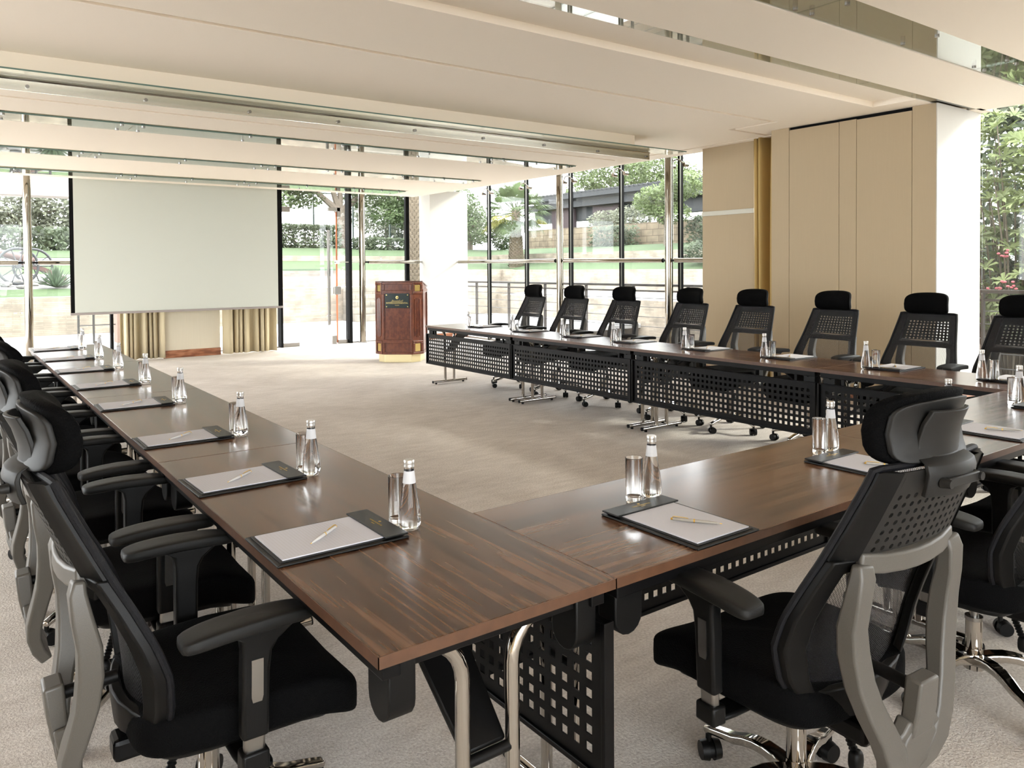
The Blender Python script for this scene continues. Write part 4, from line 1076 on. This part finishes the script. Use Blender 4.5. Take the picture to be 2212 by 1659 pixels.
for x in (0.0, 0.27): MB().box(x - 0.02, x + 0.02, -0.02, 0.02, -0.02, 1.1).build('post', 'rail_grey', t, ang=0)
for z in (0.35, 0.60, 0.85, 1.08): MB().cyl((0, 0, z), (0.9, 0, z), 0.012, n=6).build('wire', 'rail_grey', t)
tag(MB().box(2.22, 2.62, 16.2, 16.6, -0.02, 3.2).build('terrace_column', 'pink_column', ang=0), 'pinkish square column on the terrace left of the curtains', 'column')
tag(MB().box(-12, 3.9, 16.6, 17.2, 2.95, 3.35).build('canopy_beam', 'canopy', ang=0), 'pale canopy beam above the garden at the far left', 'beam')

# ---- foliage
def leaves(m, n, blobs, size, rr, flat=0.0):
    n = int(n * 1.7); size *= 0.75
    tot = sum(b[3] * b[4] * b[5] for b in blobs)
    for b in blobs:
        k = int(n * b[3] * b[4] * b[5] / tot)
        for _ in range(k):
            while True:
                x, y, z = rr.uniform(-1, 1), rr.uniform(-1, 1), rr.uniform(-1, 1)
                q = x * x + y * y + z * z
                if 0.12 < q < 1: break
            c_ = Vector((b[0] + x * b[3], b[1] + y * b[4], b[2] + z * b[5]))
            u = Vector((rr.gauss(0, 1), rr.gauss(0, 1), rr.gauss(0, 0.6))).normalized(); w_ = u.orthogonal().normalized()
            w_ = (w_ + u.cross(w_) * rr.uniform(-1.5, 1.5)).normalized(); s_ = size * rr.uniform(0.6, 1.3)
            m.add([c_ - u * s_, c_ - w_ * s_ * 0.42, c_ + u * s_, c_ + w_ * s_ * 0.42], [(0, 1, 2, 3)])
    return m
def tree(label, x, y, z0, h, blobs, n, size, mat, seed, trunk=0.12, forks=4, name='garden_tree', group='trees in the garden', bark='bark'):
    rr = random.Random(seed); t = empty(name, (x, y, z0), 0, label, 'tree', group)
    leaves(MB(), n, blobs, size, rr).build('foliage', mat, t, ang=0)
    m = MB(); m.tube([(0, 0, -0.3), (0.04, 0.02, h * 0.2), (0.0, 0.05, h * 0.42)], [trunk * 1.25, trunk, trunk * 0.9], n=10)
    for k in range(forks):
        b = blobs[k % len(blobs)]
        m.tube([(0, 0.05, h * 0.38), (b[0] * 0.45 + rr.uniform(-.1, .1), b[1] * 0.45, h * 0.38 + (b[2] - h * 0.38) * 0.5), (b[0], b[1], b[2])], [trunk * 0.7, trunk * 0.45, trunk * 0.15], n=8)
    m.build('trunk', bark, t)
def shrub(label, x, y, z0, hx, hy, hz, n, size, mat, seed, name='garden_shrub', group='hedges and shrubs in the garden', cat='shrub', box=True):
    rr = random.Random(seed); t = empty(name, (x, y, z0), 0, label, cat, group); m = MB(); n = int(n * 1.5); size *= 0.8
    for _ in range(n):
        while True:
            a, b, c_ = rr.uniform(-1, 1), rr.uniform(-1, 1), rr.uniform(-1, 1)
            q = max(abs(a), abs(b), abs(c_)) if box else math.sqrt(a * a + b * b + c_ * c_)
            if 0.6 < q < 1: break
        ce = Vector((a * hx, b * hy, hz + c_ * hz)); u = Vector((rr.gauss(0, 1), rr.gauss(0, 1), rr.gauss(0, 1))).normalized(); w_ = u.orthogonal(); s_ = size * rr.uniform(.6, 1.3)
        m.add([ce - u * s_, ce - w_ * s_ * .45, ce + u * s_, ce + w_ * s_ * .45], [(0, 1, 2, 3)])
    m.build('foliage', mat, t, ang=0)
    m = MB()
    for k in range(3): m.tube([(0, 0, 0), (hx * (k - 1) * .5, 0, hz), (hx * (k - 1) * .7, 0, hz * 1.7)], [0.03, 0.02, 0.01], n=6)
    m.build('stems', 'bark', t)
# far left hedge and trees
shrub('long clipped hedge behind the cannon at the far left', -1.5, 28.0, 2.1, 5.6, 0.6, 0.38, 5200, 0.10, 'leaf_hedge', 1)
tree('grey green tree above the far left hedge, left of the steel column', -1.6, 30, 2.2, 2.6, [(-2.2, 0, 1.5, 2.2, 1, 0.85), (0.3, 0, 1.6, 1.9, 1, 0.8), (-1, 0, 0.8, 2.6, .8, .5)], 4200, 0.13, 'leaf_grey', 2)
tree('grey green tree above the far left hedge, right of the steel column', 1.6, 30.5, 2.2, 2.6, [(-0.8, 0, 1.5, 1.7, 1, 0.85), (1.6, 0, 1.6, 1.9, 1, 0.8), (0.8, 0, 0.8, 2.2, .8, .5)], 3800, 0.13, 'leaf_grey', 3)
# door view
tree('spreading feathery tree with forked trunk beyond the glass door', 13.2, 30, 2.3, 4.2, [(-1.9, 0, 3.0, 1.3, 1.2, 0.75), (0.2, 0, 3.4, 1.6, 1.3, 0.8), (-0.9, 0, 3.7, 2.0, 1.2, .6), (2.0, 0, 3.2, 1.0, 1, .6), (-2.6, 0, 2.1, 0.9, .7, .55), (-1.5, 0.3, 2.2, .9, .8, .5), (0.9, .2, 2.3, .8, .7, .5)], 5200, 0.14, 'leaf_tree', 4, trunk=0.24)
tree('leafy tree beyond the glass right of the door column', 15.8, 29, 2.3, 4.0, [(-0.6, 0, 2.9, 1.3, 1.2, 1.2), (1.2, 0, 3.3, 1.3, 1.1, 1.0), (0.4, 0, 1.6, 1.2, .9, .8), (-0.9, 0, 1.6, .9, .9, .6)], 5600, 0.12, 'leaf_tree', 5, trunk=0.1)
shrub('clipped hedge left of the forked trunk beyond the glass door', 11.4, 29.4, 2.25, 1.45, 0.5, 0.52, 3000, 0.09, 'leaf_hedge', 6)
shrub('low grey green hedge right of the forked trunk beyond the glass door', 15.6, 28.6, 2.25, 2.4, 0.4, 0.26, 2400, 0.09, 'leaf_hedge', 7)
shrub('leafy bush beside the trunk of the near palm outside the lectern', 8.6, 15.0, -0.02, 0.55, 0.4, 0.62, 2200, 0.06, 'leaf_light', 8, box=False)
# fence
fe = empty('green_fence', (9.0, 32.0, 2.3), 0, 'dark green mesh fence behind the hedges', 'fence')
for k in range(6): MB().box(k * 1.9 - 0.03, k * 1.9 + 0.03, -0.03, 0.03, 0, 2.6).build('post', 'fence_green', fe, ang=0)
for z in (0.3, 2.55): MB().box(0, 9.5, -0.02, 0.02, z, z + 0.05).build('rail', 'fence_green', fe, ang=0)
f2 = MB()
for k in range(95): f2.box(k * 0.1, k * 0.1 + 0.008, -0.004, 0.004, 0.3, 2.55)
f2.build('wire_mesh', 'fence_green', fe, ang=0)
# near palm trunk
def ringed(h, r0, r1, seed, step=0.075):
    rr = random.Random(seed); m = MB(); n = 12; k = 0; z = 0.0
    while z < h:
        r = r0 + (r1 - r0) * z / h
        for i in range(n):
            a = 2 * PI * (i + 0.5 * (k % 2)) / n; ca, sa = math.cos(a), math.sin(a); d_ = r * (1 + rr.uniform(-.04, .06)); wd = 2 * PI * r / n * 0.5
            P0 = Vector((ca * d_ * 0.92, sa * d_ * 0.92, z)); T_ = Vector((-sa, ca, 0)); O = Vector((ca, sa, 0))
            m.add([P0 - T_ * wd, P0 + T_ * wd, P0 + T_ * wd * .7 + Vector((0, 0, step * 1.1)) + O * r * .16, P0 - T_ * wd * .7 + Vector((0, 0, step * 1.1)) + O * r * .16,
                   P0 + Vector((0, 0, step * 1.25)) - O * 0.01], [(0, 1, 2, 3), (3, 2, 4)])
        z += step; k += 1
    m.cyl((0, 0, -0.2), (0, 0, h), r0 * 0.93, r1 * 0.93, n=16)
    return m
t = empty('palm_trunk', (8.45, 15.0, -0.02), 0, 'rough palm trunk just outside the glass beside the white corner pier', 'palm')
ringed(4.6, 0.19, 0.17, 3).build('bark', 'palm_bark', t, ang=0)
# fan palm
def fan_palm():
    rr = random.Random(21); t = empty('fan_palm', (17.1, 22.6, 1.5), 0, 'fan palm with thick trunk and yellowing lower leaves on the lawn', 'palm')
    ringed(1.15, 0.30, 0.24, 5, 0.06).build('lower_trunk', 'palm_bark', t, ang=0)
    m = ringed(1.0, 0.20, 0.15, 6, 0.09)
    m.v = [(x, y, z + 1.1) for x, y, z in m.v]; m.build('upper_trunk', 'palm_bark', t, ang=0)
    for k in range(34):
        a = 2.39996 * k + rr.uniform(-.2, .2); el = math.radians(78 - 118 * (k / 33) ** 0.85 + rr.uniform(-6, 6)); L = rr.uniform(0.75, 1.0) if k > 8 else rr.uniform(0.6, 0.85)
        d = Vector((math.cos(a) * math.cos(el), math.sin(a) * math.cos(el), math.sin(el))); o = Vector((0, 0, 2.05)); e = o + d * L
        side = d.cross(Vector((0, 0, 1))).normalized(); up = side.cross(d).normalized(); m = MB()
        m.tube([o, o + d * L * .5 + Vector((0, 0, .03)), e], [0.022, 0.015, 0.010], n=6)
        nb = 36; R_ = rr.uniform(0.62, 0.85)
        for i in range(nb):
            f = -1.75 + 3.5 * i / (nb - 1); dd = (d * math.cos(f) + side * math.sin(f)).normalized(); ln = R_ * (1 - 0.10 * abs(f))
            w_ = side * math.cos(f) - d * math.sin(f)
            mid = e + dd * ln * 0.55 + up * 0.05; tip = e + dd * ln + Vector((0, 0, -0.10 - 0.14 * rr.random()))
            m.add([e, mid - w_ * 0.019, tip, mid + w_ * 0.019], [(0, 1, 2, 3)])
        m.build('frond', 'leaf_yellow' if (k > 24 and rr.random() < 0.45) else 'leaf_palm', t, ang=0)
fan_palm()
# palm garden planting
tree('bushy tree left of the fan palm, by the white corner pier', 19.5, 29.5, 2.2, 3.2, [(-0.6, 0.5, 2.0, 1.3, 1.6, 1.2), (0, -0.8, 1.2, 1, 1.2, .9)], 2600, 0.12, 'leaf_tree', 31)
tree('broad pale green tree standing behind the dark pergola roof', 34.8, 36.0, 2.3, 7.2, [(0, 0, 5.5, 2.1, 3.0, 1.6), (0, -3.9, 5.0, 1.9, 2.3, 1.25), (0, 2.5, 4.1, 1.3, 1.8, 1.1), (0, -6.0, 4.5, 1.6, 1.4, .9)], 6500, 0.17, 'leaf_light', 32, trunk=0.2)
tree('low pale tree seen under the pergola above the block wall', 22.8, 22.0, 2.3, 2.2, [(0, 0, 1.3, .8, 1.1, .5), (0, 1.6, 1.2, .8, 1.0, .45)], 1500, 0.10, 'leaf_grey', 33)
tree('light green tree in front of the block wall, left of the nearer steel column', 19.6, 17.3, 2.2, 2.8, [(0, 0.3, 1.6, .7, 1.1, .55), (0, -0.8, 2.0, .7, .9, .5), (0, -.3, 1.1, .5, .8, .4)], 2600, 0.095, 'leaf_light', 34, trunk=0.05)
tree('tall loose shrub tree beside the beige pier', 18.6, 13.2, 2.0, 3.0, [(0, 0.2, 1.9, .7, .9, .6), (0, -.8, 1.5, .7, .9, .7), (0, .7, 1.0, .6, .7, .6)], 3400, 0.085, 'leaf_grey', 35, trunk=0.05)
shrub('clipped hedge block in front of the block wall', 20.2, 20.5, 2.2, .5, 0.95, 0.42, 1800, 0.07, 'leaf_hedge', 36)
shrub('clipped hedge block near the nearer steel column of the right glass wall', 20.2, 15.9, 2.2, .5, 0.7, 0.5, 1500, 0.07, 'leaf_hedge', 37)
shrub('low rounded grey green shrub on the lawn by the beige pier', 17.15, 12.9, 1.5, .7, 1.5, 0.40, 2600, 0.06, 'leaf_hedge', 38, box=False)
shrub('climbing shrub at the foot of the wall left of the fan palm', 20.2, 27.8, 2.2, .4, 0.8, 0.75, 1500, 0.08, 'leaf_tree', 39, box=False)
# pergola
pg = empty('dark_pergola', (26, 26, 2.3), 0, 'long dark flat roofed pergola above the palm garden', 'pergola')
MB().box(-1.2, 6, -12.0, 6.5, 2.62, 2.86).build('roof_deck', 'dark_roof', pg, ang=0)
rb = MB()
for k in range(62): rb.box(-1.25, 6, -12 + k * 0.3, -11.9 + k * 0.3, 2.86, 2.93)
rb.build('roof_ribs', 'dark_roof', pg, ang=0)
MB().box(-0.9, -0.6, -12.0, 6.3, 2.2, 2.5).build('edge_beam', 'dark_roof', pg, ang=0)
MB().box(-0.4, 0.2, -8.0, 6.3, 1.55, 2.45).build('infill_panel', 'dark_roof', pg, ang=0)
for y in (4.4, 1.2): MB().box(-0.6, -0.45, y - 1.6, y + 0.2, 0.75, 2.35).build('hanging_blind', 'maroon', pg, ang=0)
for y in (3.2, -3.0, -9.0): MB().box(-0.5, -0.2, y - 0.15, y + 0.15, -0.2, 2.6).build('post', 'maroon', pg, ang=0)
# plumeria by the right window
def rosette_tree():
    rr = random.Random(77); t = empty('plumeria_tree', (11.1, 3.2, 0.3), 0, 'large leaved shrub with pink flowers behind the right edge glass', 'shrub')
    m = MB(); lf = MB(); fl = MB()
    for k in range(560):
        b = Vector((rr.uniform(-.5, .6), rr.uniform(-1.9, 1.0), rr.uniform(0.15, 3.4)))
        if k % 7 == 0: m.tube([(0, b.y * .3, -0.5), (b.x * .5 + .1, b.y * .7, b.z * .5), tuple(b)], [0.016, 0.012, 0.007], n=6)
        ax = Vector((rr.uniform(-.7, .2), rr.uniform(-.5, .5), 0.8)).normalized(); u = ax.orthogonal().normalized(); v = ax.cross(u)
        for i in range(11):
            a = 2 * PI * i / 11 + rr.uniform(-.2, .2); d = (u * math.cos(a) + v * math.sin(a) + ax * rr.uniform(0.0, .55)).normalized(); w_ = d.cross(ax).normalized()
            L = rr.uniform(.12, .22); wd = L * 0.14; p1 = b + d * L * .35 + ax * 0.012; p2 = b + d * L * .75 + ax * 0.01; tip = b + d * L - ax * 0.02
            lf.add([b, p1 + w_ * wd * .8, p2 + w_ * wd, tip, p2 - w_ * wd, p1 - w_ * wd * .8, p1 - ax * .008, p2 - ax * .008], [(0, 1, 6), (0, 6, 5), (1, 2, 7, 6), (6, 7, 4, 5), (2, 3, 7), (7, 3, 4)])
    for k in range(6):
        c_ = Vector((-0.65 + rr.uniform(-.05, .05), rr.uniform(-1.2, 0.3), 0.95 + rr.uniform(-.2, .35)))
        for i in range(8): fl.superell(tuple(c_ + Vector((rr.uniform(-.05, .05), rr.uniform(-.08, .08), rr.uniform(-.05, .05)))), (0.022, 0.022, 0.015), 1.0, nu=8, nv=6)
    lf.build('leaves', 'leaf_lime', t, ang=0); m.build('branches', 'bark', t); fl.build('pink_flowers', 'pink', t)
rosette_tree()
shrub('dense green shrub mass behind the large leaved shrub', 12.9, 3.4, 0.8, .6, 2.6, 1.75, 11000, 0.11, 'leaf_hedge', 41)
# cannon and agaves
def cannon():
    t = empty('garden_cannon', (0.95, 21.7, 1.12), math.radians(8), 'old wheeled cannon with red brown barrel on the gravel', 'cannon')
    for dx, dy in ((-0.13, -0.35), (0.35, 0.35)):
        w_ = MB(); N = 28; R_ = 0.44
        w_.tube([(dx + R_ * math.cos(2 * PI * i / N), dy, 0.46 + R_ * math.sin(2 * PI * i / N)) for i in range(N + 1)], 0.032, n=8)
        wh = w_.build('wheel', 'iron', t)
        s_ = MB()
        for i in range(10):
            a = 2 * PI * i / 10; s_.cyl((dx, dy, 0.46), (dx + R_ * math.cos(a), dy, 0.46 + R_ * math.sin(a)), 0.014, n=6)
        s_.cyl((dx, dy - .06, 0.46), (dx, dy + .06, .46), 0.06, n=14); s_.build('spokes', 'iron', wh)
    MB().tube([(0.30, 0, 0.60), (0.05, 0, 0.66), (-1.6, 0, 1.10)], [0.08, 0.10, 0.065], n=16).build('barrel', 'barrel', t)
    MB().sweep([(-0.1, 0, .52, .22), (0.5, 0, .38, .18), (1.0, 0, .12, .14)], 0.10, side=(0, 1, 0)).build('carriage', 'barrel', t, ang=50)
    MB().cyl((-0.13, -0.35, 0.46), (0.35, 0.35, 0.46), 0.03, n=10).build('axle', 'iron', t)
cannon()
def agave(label, x, y, z, s_, seed):
    rr = random.Random(seed); m = MB()
    for k in range(90):
        a = 2.39996 * k; el = math.radians(88 - 74 * k / 90); L = s_ * rr.uniform(.85, 1.1); d = Vector((math.cos(a) * math.cos(el), math.sin(a) * math.cos(el), math.sin(el)))
        sd_ = Vector((-math.sin(a), math.cos(a), 0)); p0 = d * 0.03; p1 = d * L * .5; tip = d * L
        m.add([p0 - sd_ * .02, p0 + sd_ * .02, p1 + sd_ * .028, tip, p1 - sd_ * .028, p1 - Vector((0, 0, .02))], [(0, 1, 5), (1, 2, 5), (2, 3, 5), (5, 3, 4), (0, 5, 4)])
    o = m.build('agave_plant', 'leaf_agave', ang=0, loc=(x, y, z)); tag(o, label, 'plant', 'agaves on the gravel')
agave('spiky agave right of the cannon wheels', 1.62, 20.75, 1.05, 0.56, 1)
agave('spiky agave cut by the left picture edge', 0.20, 20.7, 1.05, 0.45, 2)
rr = random.Random(5); m = MB()
for k in range(60):
    m.superell((rr.uniform(-1.5, 2.4), rr.uniform(20.7, 22.4), 1.08 + rr.uniform(0, .12)), (rr.uniform(.05, .13), rr.uniform(.05, .1), rr.uniform(.04, .08)), 0.9, nu=8, nv=6)
tag(m.build('garden_stones', 'gravel', ang=60), 'pale loose stones scattered around the cannon and agaves', 'stones', kind='stuff')
# distant wall of trees beyond the fence
for k, (x, y) in enumerate(((6.5, 37), (18.5, 36), (23, 37))):
    tree(['hazy tree far behind the fence, left of the forked trunk', 'hazy tree far behind the fence, right of the door column', 'hazy tree far beyond the white corner pier'][k], x, y, 2.3, 3.6, [(0, 0, 2.0, 2.2, 1.4, 1.4), (1.3, 0, 1.4, 1.6, 1.2, 1.0)], 2600, 0.16, 'leaf_grey', 50 + k)
